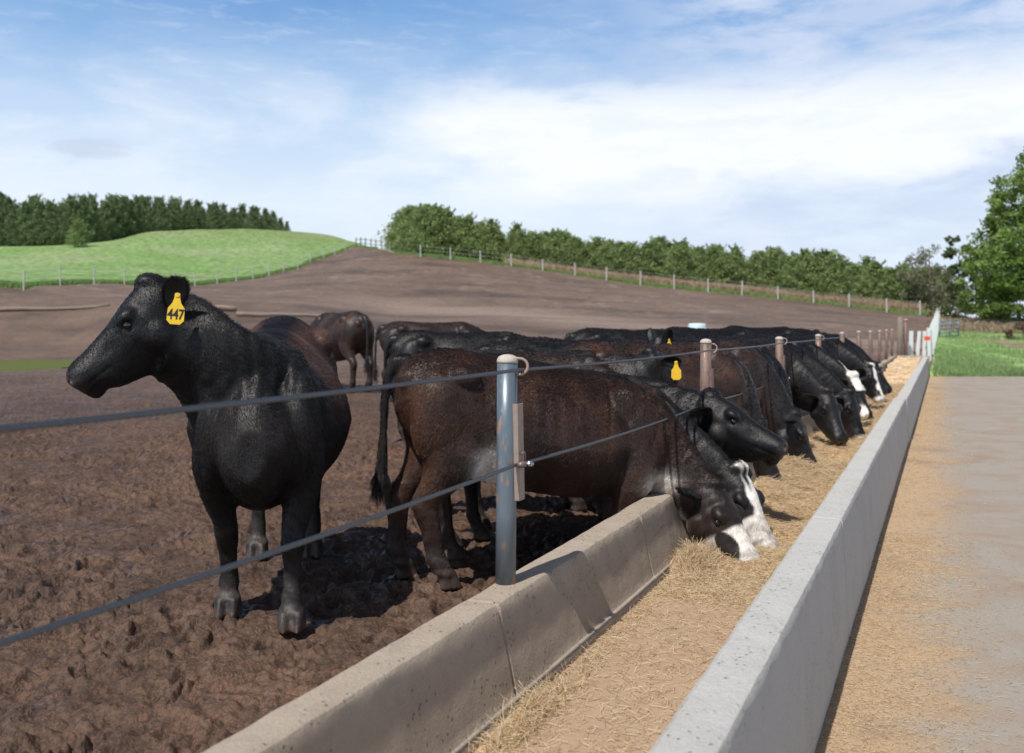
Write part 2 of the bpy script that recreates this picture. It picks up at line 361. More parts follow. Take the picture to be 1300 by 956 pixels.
def terr(x, y):
    x = np.asarray(x, float); y = np.maximum(np.asarray(y, float), 0.51)
    u = (CX + F * x / y - TP[0]) / 6.0; u = np.clip(u, 0, len(TP) - 1.001)
    v = np.clip(np.log(y / 0.5) / math.log(1400) * (len(TY) - 1), 0, len(TY) - 1.001)
    i = u.astype(int); j = v.astype(int); fu = u - i; fv = v - j
    z = (TZ[i, j] * (1 - fu) + TZ[i + 1, j] * fu) * (1 - fv) + (TZ[i, j + 1] * (1 - fu) + TZ[i + 1, j + 1] * fu) * fv
    z = z - 0.5 * np.exp(-(((x + 20.5) / 6.0) ** 2 + ((y - 36) / 8.5) ** 2) ** 1.5)          # puddle hollow
    return z
BP = np.array([-3000, 30, 76, 119, 158, 190, 250, 300, 342, 378, 410, 450, 475, 495, 534, 690, 856, 1033, 1126, 1185, 4200])
BY = np.array([66, 66, 76, 81, 86, 88, 97, 104, 111, 121, 137, 158, 152, 140, 125, 120, 112, 105, 100, 98, 98.])
def border(px): return np.interp(px, BP, BY)

def build_ground():
    r = np.concatenate([np.linspace(-2.2, -0.56, 60), np.linspace(-0.555, 0.56, 900), np.linspace(0.57, 2.4, 60)])
    Y = np.concatenate([np.exp(np.linspace(math.log(0.6), math.log(14), 820)), np.exp(np.linspace(math.log(14.15), math.log(600), 300))])
    R, YY = np.meshgrid(r, Y, indexing='ij'); X = R * YY; px = CX + F * R
    Z = terr(X, YY)
    a = -(X * NV[0] + YY * NV[1]); t = X * EV[0] + YY * EV[1]
    bunk = (a < 1.45) & (t < 34.6) & (YY < 31)
    near = np.clip(1.2 - YY / 40, 0.0, 1)
    l1 = perlin(X * 2.7, YY * 2.7, 1); l2 = perlin(X * 8 + l1 * 1.6, YY * 8 + l1, 2); l3 = perlin(X * 19 + l2 * 2.2, YY * 19 + l1 * 2, 3); l4 = perlin(X * 38 + l3 * 2, YY * 38 + l2, 4); l5 = perlin(X * 75, YY * 75, 6)
    patch = np.clip(0.75 + 0.6 * perlin(X * 0.9, YY * 0.9, 9), 0.35, 1.3)
    lump = 0.036 * l1 + patch * (0.088 * (np.minimum(np.abs(l2), .55) - .3) + 0.030 * (np.minimum(np.abs(l3), .5) - .3) * (.55 + .9 * np.abs(l1)) + 0.008 * (np.abs(l4) - .3) + .002 * l5) 
    lump = lump - 0.035 * np.clip(l1 * l2 * 4 - 0.25, 0, 1)
    prg = np.random.default_rng(12)
    for k in range(420):                                                     # hoof prints
        yy = 1.6 + 12 * prg.random() ** 1.3; xx = -0.75 * yy + prg.random() * (0.75 * yy + .9); j0, j1 = np.searchsorted(Y, [yy - .25, yy + .25]); i0, i1 = np.searchsorted(r, [(xx - .25) / yy, (xx + .25) / yy])
        if j1 <= j0 or i1 <= i0: continue
        th = prg.random() * 6.28; dx = X[i0:i1, j0:j1] - xx; dy = YY[i0:i1, j0:j1] - yy; p = dx * math.cos(th) + dy * math.sin(th); q = -dx * math.sin(th) + dy * math.cos(th)
        rr = np.sqrt((p / .075) ** 2 + (q / .058) ** 2); dp = prg.uniform(.02, .055); lump[i0:i1, j0:j1] += -dp * np.exp(-rr ** 4) * (1 - .5 * np.exp(-(q / .012) ** 2)) + dp * .45 * np.exp(-((rr - 1.45) / .3) ** 2)
    Z = Z + np.where(a > 1.4, lump * near, 0) - 0.02 * (a > 1.4) + 0.25 * perlin(X / 9, YY / 9, 5) * np.clip((YY - 25) / 60, 0, 0.6)
    Z = np.where(bunk, np.minimum(Z, -0.35), Z)
    nr, ny = R.shape; idx = np.arange(nr * ny).reshape(nr, ny)
    Q = np.stack([idx[:-1, :-1], idx[1:, :-1], idx[1:, 1:], idx[:-1, 1:]], -1).reshape(-1, 4)
    V = np.stack([X, YY, Z], -1).reshape(-1, 3)
    # ---- surface colours (the ground's own)
    n = fbm(X / 5, YY / 5, 4, 20); nn = fbm(X / 1.1, YY / 1.1, 4, 30); ns = fbm(X / 16, YY / 5, 4, 40)
    mud = np.array([0.082, 0.047, 0.030]); far = np.array([0.140, 0.095, 0.066]); pale = np.array([0.25, 0.185, 0.145])
    f = np.clip((YY - 12) / 50, 0, 1)[..., None]
    C = mud * (1 - f) + far * f
    nh = fbm(X / .35, YY / .35, 3, 35) * np.clip(1.3 - YY / 30, 0, 1); C = C * (1 + 0.22 * n + 0.20 * nn + .22 * nh)[..., None]
    foot = np.interp(px, [-700, 380, 460, 534, 690, 856, 1033, 1185], [58, 64, 70, 69, 62, 56, 50, 48])
    band = np.exp(-((YY - foot + ns * 4) / (foot * 0.09)) ** 2) * np.clip((px - 380) / 120, 0, 1) * 0.75
    C = C * (1 - band[..., None]) + pale * band[..., None]
    trail = np.clip(1 - np.abs(fbm(X / 14 + 3, YY / 20, 3, 60)) * 14, 0, 1) * np.clip((YY - foot) / 12, 0, 1) * np.clip(nn * 1.5 + .3, 0, 1) * 0.8
    C = C * (1 - trail[..., None]) + pale * trail[..., None]
    dark = np.clip(fbm(X / 22, YY / 7, 4, 70) * 1.8, 0, 1) * np.clip((YY - 25) / 30, 0, 1) * 0.35
    C = C * (1 - dark[..., None])
    Yb = border(px)
    green = np.array([0.135, 0.245, 0.070]); g2 = np.array([0.205, 0.27, 0.125]); olive = np.array([0.16, 0.185, 0.07]); tan = np.array([0.36, 0.27, 0.17])
    gm = np.clip(0.5 + .7 * fbm(X / 16, YY / 9, 6, 80), 0, 1)[..., None]
    G = green * (1 - gm) + g2 * gm; G = G * (1 + 0.15 * nn)[..., None]
    topf = np.clip((YY - 150) / 30, 0, 1)[..., None] * 0.5; G = G * (1 - topf) + olive * topf
    vd = (YY - Yb)
    vt = np.clip((vd - 2.5 + 3 * fbm(X / 7, YY / 7, 3, 90)) / 2, 0, 1)[..., None] * np.clip((px - 520) / 200, 0, 1)[..., None]
    VG = G * (1 - vt) + tan * vt
    soil = np.array([0.22, 0.16, 0.12]); sp = np.clip((fbm(X / 3.5, YY / 7, 4, 95) - 0.12) * 4, 0, 1) * np.clip((px - 1215) / 50, 0, 1)
    RG = G * np.array([1.15, 1.2, 1.1]); RG = RG * (1 - sp[..., None]) + soil * sp[..., None]
    rt = np.clip((YY - 66) / 4, 0, 1)[..., None]; RG = RG * (1 - rt) + tan * rt
    cen = lambda A: A[:-1, :-1]
    grassR = ((cen(a) < 0.42) & (cen(YY) > 30.4)) 
    beyond = cen(YY) > cen(Yb) + 0.6 * cen(nn)
    hill = beyond & (cen(px) < 488) & ~grassR
    verge = beyond & (cen(px) >= 488) & ~grassR
    mudm = ~(hill | verge | grassR)
    drop = cen(bunk)
    for name, msk, CC, mat in (('mud_ground', mudm & ~drop, C, 'mud'), ('grass_hill', hill, G, 'soil'), ('grass_verge', verge, VG, 'soil'), ('grass_field', grassR, RG, 'soil')):
        q = Q[msk.reshape(-1)]; u, inv = np.unique(q, return_inverse=True)
        me = mesh_np(name, V[u], inv.reshape(-1, 4)); col_attr(me, np.clip(CC.reshape(-1, 3)[u], 0.01, 0.8))
        tag(link(name, me, M[mat]), kind='structure')
build_ground()

def water():
    m, t, b = new_mat('puddle_water'); b.inputs['Base Color'].default_value = (0.10, 0.115, 0.022, 1); b.inputs['Specular IOR Level'].default_value = 0.08; b.inputs['Roughness'].default_value = 0.6
    g = t.node('ShaderNodeNewGeometry'); n = t.node('ShaderNodeTexNoise', i_Vector=g.outputs['Position'], i_Scale=6.0, i_Detail=2.0); bump(t, b, n.outputs[0], 0.05, 0.01)
    n = 90; vs = [(-20.5, 36, 0)] + [(-20.5 + 5.4 * math.cos(2 * math.pi * i / n) * (1 + .12 * math.sin(3.1 * i * .2)), 36 + 7.6 * math.sin(2 * math.pi * i / n) * (1 + .1 * math.sin(i * .37)), 0) for i in range(n)]
    me = bpy.data.meshes.new('puddle'); me.from_pydata(vs, [], [(0, i + 1, (i + 1) % n + 1) for i in range(n)])
    o = link('puddle_water', me, m, loc=(0, 0, -0.06)); tag(o, kind='structure')
water()

# ------------------------------------------------------------------ lane
def lane():
    m, t, b = new_mat('lane_surface'); g = t.node('ShaderNodeNewGeometry')
    dot = t.node('ShaderNodeVectorMath', operation='DOT_PRODUCT', i_0=g.outputs['Position']); dot.inputs[1].default_value = (-NV[0], -NV[1], 0)
    a = dot.outputs['Value']
    mp = t.node('ShaderNodeMapping', i_Vector=g.outputs['Position']); mp.inputs['Rotation'].default_value = (0, 0, -BUNK_ROT); mp.inputs['Scale'].default_value = (1.0, 1.0, 1)
    n1 = t.node('ShaderNodeTexNoise', i_Vector=mp.outputs[0], i_Scale=1.6, i_Detail=6.0, i_Roughness=0.62, i_Distortion=0.6)
    n2 = t.node('ShaderNodeTexNoise', i_Vector=g.outputs['Position'], i_Scale=110.0, i_Detail=4.0, i_Roughness=0.7)
    n4 = t.node('ShaderNodeTexNoise', i_Vector=g.outputs['Position'], i_Scale=11.0, i_Detail=5.0, i_Roughness=0.7)
    k = t.math('ADD', a, t.math('MULTIPLY', t.math('SUBTRACT', n1.outputs[0], 0.5), 0.9))
    k = t.math('ADD', k, t.math('MULTIPLY', t.math('SUBTRACT', n4.outputs[0], 0.5), 0.5))
    cov = t.smooth(k, -0.25, 0.30)
    conc = t.mix(n2.outputs[0], (0.20, 0.178, 0.155), (0.43, 0.385, 0.335))
    stain = t.mix(t.math('MULTIPLY', t.smooth(n1.outputs[0], .40, .75), .7), conc, t.mix(n2.outputs[0], (0.19, 0.125, 0.08), (0.36, 0.25, 0.165)))
    chaff = t.mix(n2.outputs[0], (0.27, 0.18, 0.105), (0.58, 0.43, 0.28))
    n6 = t.node('ShaderNodeTexNoise', i_Vector=g.outputs['Position'], i_Scale=1.1, i_Detail=7.0, i_Roughness=0.7)
    c = t.mix(cov, stain, t.mix(t.math('MULTIPLY', t.smooth(n6.outputs[0], .5, .68), .65), chaff, (0.20, 0.145, 0.10)))
    c = t.mix(t.math('MULTIPLY', t.smooth(n6.outputs[0], .42, .30), .35), c, (0.46, 0.37, 0.27))
    t.l.new(c, b.inputs['Base Color']); b.inputs['Roughness'].default_value = 0.9; b.inputs['Specular IOR Level'].default_value = 0.25
    bump(t, b, t.math('ADD', n2.outputs[0], n4.outputs[0]), 0.5, 0.006)
    # far edge ragged
    pts = [BF(-4, 0.47), BF(33.6, 0.47)]
    x0 = pts[1].x
    for i in range(1, 40): x = x0 + i * 0.45; pts.append(Vector((x, 30.7 - .03 * i + 0.25 * math.sin(i * 1.3) * random.random(), 0)))
    pts.append(Vector((14, -4, 0)))
    me = bpy.data.meshes.new('lane'); me.from_pydata([(p.x, p.y, -0.15) for p in pts], [], [tuple(range(len(pts)))[::-1]])
    me.update(); tag(link('road', me, m), kind='structure')
lane()

# ------------------------------------------------------------------ bunk walls
def loft_wall(name, prof, t0, t1, joints, mat, seed, label, shifts=()):
    ts = list(np.concatenate([np.arange(t0, min(12, t1), 0.03), np.arange(12.05, t1, 0.12)]))
    for j in joints: ts += [j - .012, j - .004, j + .004, j + .012]
    ts = np.array(sorted(ts)); prof = np.array(prof)
    # resample the profile finely
    pts = [prof[0]]
    for p, q in zip(prof[:-1], prof[1:]):
        k = max(1, int(np.hypot(*(q - p)) / 0.025))
        for i in range(1, k + 1): pts.append(p + (q - p) * i / k)
    pts = np.array(pts); n = len(pts); c = pts.mean(0); V = []
    arc = np.arange(n) * 0.025
    for t in ts:
        w = 0.0022 * perlin(arc * 9 + seed, np.full(n, t * 9.0), seed) + 0.003 * perlin(arc * 2 + seed, np.full(n, t * 1.3), seed + 1)
        a = pts[:, 0] + w; z = pts[:, 1] + 0.003 * perlin(arc * 6, np.full(n, t * 7.0), seed + 5) * (pts[:, 1] > 0.3)
        for j in joints:
            if abs(t - j) < 0.006: a = c[0] + (a - c[0]) * (1 - 0.09); z = np.where(z > 0.3, z - 0.008, z)
        for (ta, da, dz) in shifts:
            if t > ta: a = a + da; z = z + dz
        xy = EV[None] * t - NV[None] * a[:, None]
        V.append(np.column_stack([xy, z]))
    V = np.concatenate(V); idx = np.arange(len(ts) * n).reshape(len(ts), n)
    Q = np.stack([idx[:-1, :-1], idx[:-1, 1:], idx[1:, 1:], idx[1:, :-1]], -1).reshape(-1, 4)
    faces = [tuple(q) for q in Q.tolist()] + [tuple(idx[0].tolist())[::-1], tuple(idx[-1].tolist())]
    me = bpy.data.meshes.new(name); me.from_pydata(V.tolist(), [], faces); me.update()
    me.polygons.foreach_set('use_smooth', np.ones(len(me.polygons), bool)); me.set_sharp_from_angle(angle=math.radians(24))
    return tag(link(name, me, M[mat]), label, 'wall')
loft_wall('feed_bunk_wall', [(1.60, -.3), (1.565, .40), (1.556, .425), (1.535, .44), (1.432, .441), (1.418, .436), (1.411, .425), (1.347, .142), (1.342, .134), (1.322, .128), (1.316, .118), (1.312, -.1)],
          -1.6, 34.3, list(3.14 + 1.76 * np.arange(-2, 18)), 'conc_cow', 3, 'tan concrete bunk wall with sloped inner face that carries the steel posts')
loft_wall('feed_lane_wall', [(.70, -.1), (.685, .08), (.625, .40), (.615, .43), (.60, .442), (.485, .442), (.468, .436), (.461, .42), (.430, -.10), (.43, -.3)],
          -1.6, 34.3, [5.2, 14.3, 24], 'conc_pale', 13, 'pale grey concrete wall between the hay and the driving lane', [(14.3, -.012, -.02)])
def bunk_end():
    mb = MB(); mb.box(BF(34.45, 1.0, 0.12), (0.24, 1.2, 0.66), BUNK_ROT, 0.015)
    tag(mb.build('bunk_end_wall', M['conc_cow']), 'low concrete wall closing the far end of the feed bunk', 'wall')
bunk_end()
def bunk_floor():
    m, t, b = new_mat('bunk_floor'); g = t.node('ShaderNodeNewGeometry')
    n1 = t.node('ShaderNodeTexNoise', i_Vector=g.outputs['Position'], i_Scale=4.0, i_Detail=6.0, i_Roughness=0.65)
    n2 = t.node('ShaderNodeTexNoise', i_Vector=g.outputs['Position'], i_Scale=120.0, i_Detail=4.0, i_Roughness=0.7)
    c = t.mix(n1.outputs[0], (0.36, 0.25, 0.17), (0.54, 0.40, 0.285)); c = t.mix(t.math('MULTIPLY', n2.outputs[0], 0.5), c, (0.20, 0.13, 0.08))
    t.l.new(c, b.inputs['Base Color']); b.inputs['Roughness'].default_value = 0.9; b.inputs['Specular IOR Level'].default_value = 0.2
    bump(t, b, t.math('ADD', n1.outputs[0], n2.outputs[0]), 0.4, 0.006)
    vs = [tuple(BF(t_, a_, 0.10)) for t_ in (-1.6, 34.3) for a_ in (0.66, 1.32)]
    me = bpy.data.meshes.new('bunk_floor'); me.from_pydata(vs, [], [(0, 1, 3, 2)]); tag(link('floor', me, m), kind='structure')
bunk_floor()

# ------------------------------------------------------------------ hay
def hay_h(t, a):
    u = np.clip((a - 0.66) / 0.64, 0, 1)
    base = np.interp(t, [0, 4.6, 5.6, 6.6, 8, 12, 20, 25, 28, 35], [-.02, -.015, .01, .055, .09, .10, .11, .13, .26, .30])
    prof = 0.55 + 0.55 * np.abs(u - 0.42) ** 1.2 * 2 * (t < 25) + 0.45 * (t >= 25)
    n = perlin(t * 2.3, a * 2.6, 101) * 0.05 + perlin(t * 7, a * 7, 102) * 0.028 + perlin(t * 20, a * 20, 103) * 0.012
    amp = np.interp(t, [0, 4.4, 6.5, 10], [.12, .3, 1, 1.1])
    heap = 0.07 * np.exp(-((t - 5.3) / .2) ** 2 - ((a - 1.27) / .10) ** 2) + 0.05 * np.exp(-((t - 3.0) / .35) ** 2 - ((a - 1.27) / .07) ** 2)
    return base * prof + n * amp + heap
def hay():
    ts = np.concatenate([np.arange(1.0, 9, 0.022), np.arange(9, 34.3, 0.07)]); as_ = np.linspace(0.64, 1.345, 34)
    T, A = np.meshgrid(ts, as_, indexing='ij'); Z = 0.095 + hay_h(T, A)
    X = EV[0] * T - NV[0] * A; Y = EV[1] * T - NV[1] * A
    nt, na = T.shape; idx = np.arange(nt * na).reshape(nt, na)
    Q = np.stack([idx[:-1, :-1], idx[:-1, 1:], idx[1:, 1:], idx[1:, :-1]], -1).reshape(-1, 4)
    me = mesh_np('hay', np.stack([X, Y, Z], -1).reshape(-1, 3), Q)
    n = fbm(T * 3, A * 3, 4, 110)[..., None]; C = np.array([0.52, 0.385, 0.24]) * (1 + 0.3 * n)
    col_attr(me, C.reshape(-1, 3)); tag(link('hay', me, ground_mat('hay_mat', False, 140.0, 30.0, 0.02)), kind='stuff', label='golden chopped hay lying in the concrete feed bunk', cat='hay')
    # loose stalks
    rng = np.random.default_rng(5)
    n = 95000; t = np.interp(rng.random(n) ** 1.0, [0, .12, .62, 1], [1.5, 4.7, 9.5, 22]); a = 0.67 + rng.random(n) * 0.64
    keep = (t > 4.6) | (rng.random(n) < 0.35 + 0.6 * (np.abs(a - 1.28) < .07))
    t = t[keep]; a = a[keep]
    # clumps against the cow-side wall and under the near heads
    n2 = 1100; t = np.append(t, 5.3 + rng.normal(0, .14, n2)); a = np.append(a, 1.26 - np.abs(rng.normal(0, .07, n2)))
    n3 = 700; t = np.append(t, 3.0 + rng.normal(0, .3, n3)); a = np.append(a, 1.275 - np.abs(rng.normal(0, .05, n3)))
    n = len(t); z = 0.10 + np.maximum(hay_h(t, a), 0) + 0.002
    x = EV[0] * t - NV[0] * a; y = EV[1] * t - NV[1] * a
    L = rng.uniform(.012, .065, n) * (1 + (t > 8) * .8); az = rng.random(n) * 2 * np.pi; el = np.abs(rng.normal(0.0, .22, n)); up = np.zeros(n, bool); up[-(n2 + n3):] = True
    el = np.where(up, np.abs(rng.normal(.6, .45, n)), el); L = np.where(up, L * 1.5, L)
    D = np.stack([np.cos(az) * np.cos(el), np.sin(az) * np.cos(el), np.sin(el)], -1) * L[:, None]
    R = np.stack([x, y, z], -1); Tp = R + D; Md = R + D * .5 + np.stack([rng.normal(0, .012, n), rng.normal(0, .012, n), np.abs(rng.normal(0, .008, n))], -1)
    g = rng.random(n)[:, None]; C = np.array([0.44, 0.30, 0.17]) * (1 - g) + np.array([0.80, 0.67, 0.46]) * g
    gr = rng.random(n) < .05; C[gr] = (0.42, 0.38, 0.19)
    rad = rng.uniform(.0004, .0009, n) * np.interp(t, [0, 6, 20], [1, 1.3, 2.4])
    tag(strands('loose_straw', R, Tp, Md, rad, C, M['straw'], taper=False), kind='stuff', label='loose straw stalks scattered along the feed bunk', cat='straw')
    # chaff on the lane
    n = 26000; t = np.interp(rng.random(n), [0, .7, 1], [1.0, 8, 26]); a = 0.44 - np.abs(rng.normal(0, .30, n)) 
    x = EV[0] * t - NV[0] * a; y = EV[1] * t - NV[1] * a; L = rng.uniform(.006, .034, n); az = rng.random(n) * 2 * np.pi
    D = np.stack([np.cos(az), np.sin(az), rng.uniform(0, .16, n)], -1) * L[:, None]
    R = np.stack([x, y, np.full(n, -.148)], -1); Md = R + D * .5 + np.stack([rng.normal(0, .006, n), rng.normal(0, .006, n), np.abs(rng.normal(0, .004, n))], -1)
    ok = ~((y > 30)); g = rng.random(n)[:, None]; C = np.array([0.40, 0.28, 0.17]) * (1 - g) + np.array([0.72, 0.58, 0.40]) * g
    tag(strands('straw_litter', R[ok], (R + D)[ok], Md[ok], rng.uniform(.0004, .0009, n)[ok] * np.interp(t, [0, 6, 20], [1, 1.3, 2.4])[ok], C[ok], M['straw'], taper=False), kind='stuff', label='straw chaff strewn on the lane beside the pale wall', cat='straw')
hay()

# ------------------------------------------------------------------ cable fence
POST_T = [3.40 + 3.37 * k for k in range(-1, 10)]
ZT, ZL = 1.236, 0.885
def fence_cable(name, z, parent):
    seg = []
    # sag a little between posts
    ts = list(np.arange(POST_T[0], 6.2, 0.004)) + list(np.arange(6.2, POST_T[-1] + .6, 0.15))
    nn = 18; rings = []
    for t in ts:
        k = (t - POST_T[0]) / 3.37; f = k - math.floor(k); zz = z - 0.02 * 4 * f * (1 - f) * (0.5 if z > 1 else 1.0)
        ring = []
        for j in range(nn):
            th = 2 * math.pi * j / nn
            r = 0.0062 + (0.0011 * math.cos(6 * (th - t * 52)) if t < 6.2 else 0.0)
            ring.append(BF(t, 1.5 - 0.046 + math.cos(th) * r, zz + math.sin(th) * r))
        rings.append(ring)
    return MB().loft(rings).build(name, M['cable'], parent, smooth=True)
def cable_fence():
    root = empty('cable_fence', BF(POST_T[1], 1.5, 0.44), 0, 'steel pipe posts on the bunk wall joined by two twisted steel cables', 'fence')
    inv = Matrix.Translation(-root.location)
    def child(o, p=None):
        if p is None: o.data.transform(inv); o.parent = root
        return o
    for nm, z in (('cable', ZT), ('cable', ZL)):
        child(fence_cable(nm, z, None))
    for i, t in enumerate(POST_T):
        near = i <= 1; rng = random.Random(i); top = 1.27 + rng.uniform(-.012, .012)
        lean = (0.030 if i == 1 else rng.uniform(-.01, .015), rng.uniform(-.008, .008)); R = 0.038
        base = BF(t, 1.5, 0.43); off = Vector((EV[0] * lean[0] - NV[0] * lean[1], EV[1] * lean[0] - NV[1] * lean[1], 0))
        pt = lambda z: base + off * ((z - .43) / .85) + Vector((0, 0, z - 0.43))
        n = 28 if near else 16
        post = MB().tube([pt(z) for z in (0.43, 0.7, 0.95, top)], R, n).build('post', M['pipe'] if near else M['rust_pipe'], None, smooth=True)
        post.data.transform(Matrix.Translation(-base)); post.parent = root; post.location = base - root.location
        def sub(o):
            o.data.transform(Matrix.Translation(-base)); o.parent = post; return o
        # domed cement cap
        rings = []
        for h, r in ((0.0, 1.04), (0.008, 1.06), (0.018, .98), (0.026, .80), (0.031, .45), (0.033, .05)):
            rings.append([pt(top) + Vector((math.cos(q) * R * r * (1 + .03 * math.sin(3 * q)), math.sin(q) * R * r, h)) for q in [2 * math.pi * j / 20 for j in range(20)]])
        c = sub(MB().loft(rings).build('cement_cap', M['cap'], None, smooth=True))
        # rod loop round the upper cable
        e3 = Vector((EV[0], EV[1], 0)); n3 = Vector((NV[0], NV[1], 0)); pts = []
        for q in range(15):
            th = math.radians(95 - 215 * q / 14)
            pts.append(pt(ZT + 0.012) + (e3 * .45 + n3 * .9) * (0.046 + 0.030 * math.cos(th)) + Vector((0, 0, 0.030 * math.sin(th))))
        pts = [pt(ZT + .044) + n3 * 0.030] + pts
        sub(MB().tube(pts, 0.0055, 8).build('rod_loop', M['hook'], None, smooth=True))
        # steel channel on the bunk side carrying the lower cable
        a0 = 1.5 - 0.052; cz = (1.115 + 0.745) / 2; mb = MB(); L = 0.36; ang = math.atan2(NV[1], NV[0])
        cpos = pt(cz) + n3 * 0.052 + e3 * 0.012
        Rm = Matrix.Rotation(math.radians(-1.2), 4, 'Y')
        mb.box(cpos, (0.006, 0.046, L), ang, 0.001, Rm)
        mb.box(cpos + e3 * 0.024 - n3 * .012, (0.028, 0.005, L), ang, 0.001, Rm); mb.box(cpos - e3 * 0.024 - n3 * .012, (0.028, 0.005, L), ang, 0.001, Rm)
        sub(mb.build('channel_bracket', M['channel'] if near else M['rust_pipe'], None))
        if i <= 3:
            cl = MB(); cc = pt(ZL) + n3 * 0.066
            cl.tube([cc - e3 * .028, cc - e3 * .01, cc + e3 * .028], [.010, .013, .010], 10)
            cl.tube([cc + e3 * .02 + Vector((0, 0, .0)), cc + e3 * .022 + Vector((0, 0, .035)), cc + e3 * .018 + Vector((0, 0, .042)), cc - e3 * .01 + Vector((0, 0, .042))], .004, 8)
            sub(cl.build('cable_clamp', M['rust_pipe'], None, smooth=True))
            bt = MB(); bt.tube([cc + e3 * .030 + n3 * .0, cc + e3 * .030 + n3 * .03], .0055, 8); bt.tube([cc + e3 * .030 + n3 * .012, cc + e3 * .030 + n3 * .024], .0105, 6)
            sub(bt.build('bolt', M['zinc'], None))
cable_fence()

# ------------------------------------------------------------------ cattle
def bez(p0, p1, p2, p3, t): return p0 * (1 - t) ** 3 + p1 * 3 * t * (1 - t) ** 2 + p2 * 3 * t * t * (1 - t) + p3 * t ** 3
TRUNK = [  # x, widest z, top, bottom, half width, narrowing of the top
    (-.87, 1.02, 1.10, .95, .06, .1), (-.845, 1.02, 1.18, .88, .13, .15), (-.79, 1.01, 1.25, .80, .20, .2), (-.71, 1.00, 1.295, .70, .245, .25),
    (-.58, 1.0, 1.325, .65, .275, .28), (-.42, .95, 1.32, .59, .295, .32), (-.22, .90, 1.30, .54, .335, .38), (0, .86, 1.295, .505, .36, .42),
    (.2, .84, 1.30, .485, .355, .46), (.38, .86, 1.31, .50, .300, .55), (.52, .88, 1.315, .53, .230, .58), (.64, .88, 1.26, .555, .185, .48),
    (.75, .88, 1.16, .59, .160, .38), (.83, .86, 1.05, .65, .12, .25), (.88, .84, .95, .72, .07, .15)]
HEADP = [ # s, top, bottom, half width
    (-.055, -.03, -.15, .055), (-.035, .0, -.20, .085), (.0, .014, -.25, .102), (.05, .028, -.29, .114), (.10, .032, -.305, .121), (.16, .028, -.322, .124), (.22, .020, -.325, .122),
    (.28, .010, -.312, .112), (.34, .004, -.288, .101), (.40, .002, -.252, .092), (.45, .004, -.215, .088), (.50, .006, -.168, .090), (.535, -.002, -.148, .091), (.562, -.022, -.130, .082), (.578, -.046, -.106, .058)]
def ring(c, r, u, hw, ht, hb, n=22, tn=0.0, bn=0.0, pw=0.9):
    out = []
    for j in range(n):
        th = 2 * math.pi * j / n; cs, sn = math.cos(th), math.sin(th)
        x = math.copysign(abs(cs) ** pw, cs); w = hw * x
        if sn > 0: w *= 1 - tn * sn ** 1.3
        else: w *= 1 - bn * (-sn) ** 1.3
        h = (ht if sn > 0 else hb) * math.copysign(abs(sn) ** pw, sn)
        out.append(c + r * w + u * h)
    return out
def ellipsoid(mb, c, rad, rot=None, n=14):
    rings = []
    for i in range(1, n):
        ph = math.pi * i / n; rr = []
        for j in range(n):
            th = 2 * math.pi * j / n
            v = Vector((math.sin(ph) * math.cos(th) * rad[0], math.sin(ph) * math.sin(th) * rad[1], -math.cos(ph) * rad[2]))
            if rot: v = rot @ v
            rr.append(Vector(c) + v)
        rings.append(rr)
    mb.loft(rings)
def lin(tab, x, k): return float(np.interp(x, [r[0] for r in tab], [r[k] for r in tab]))

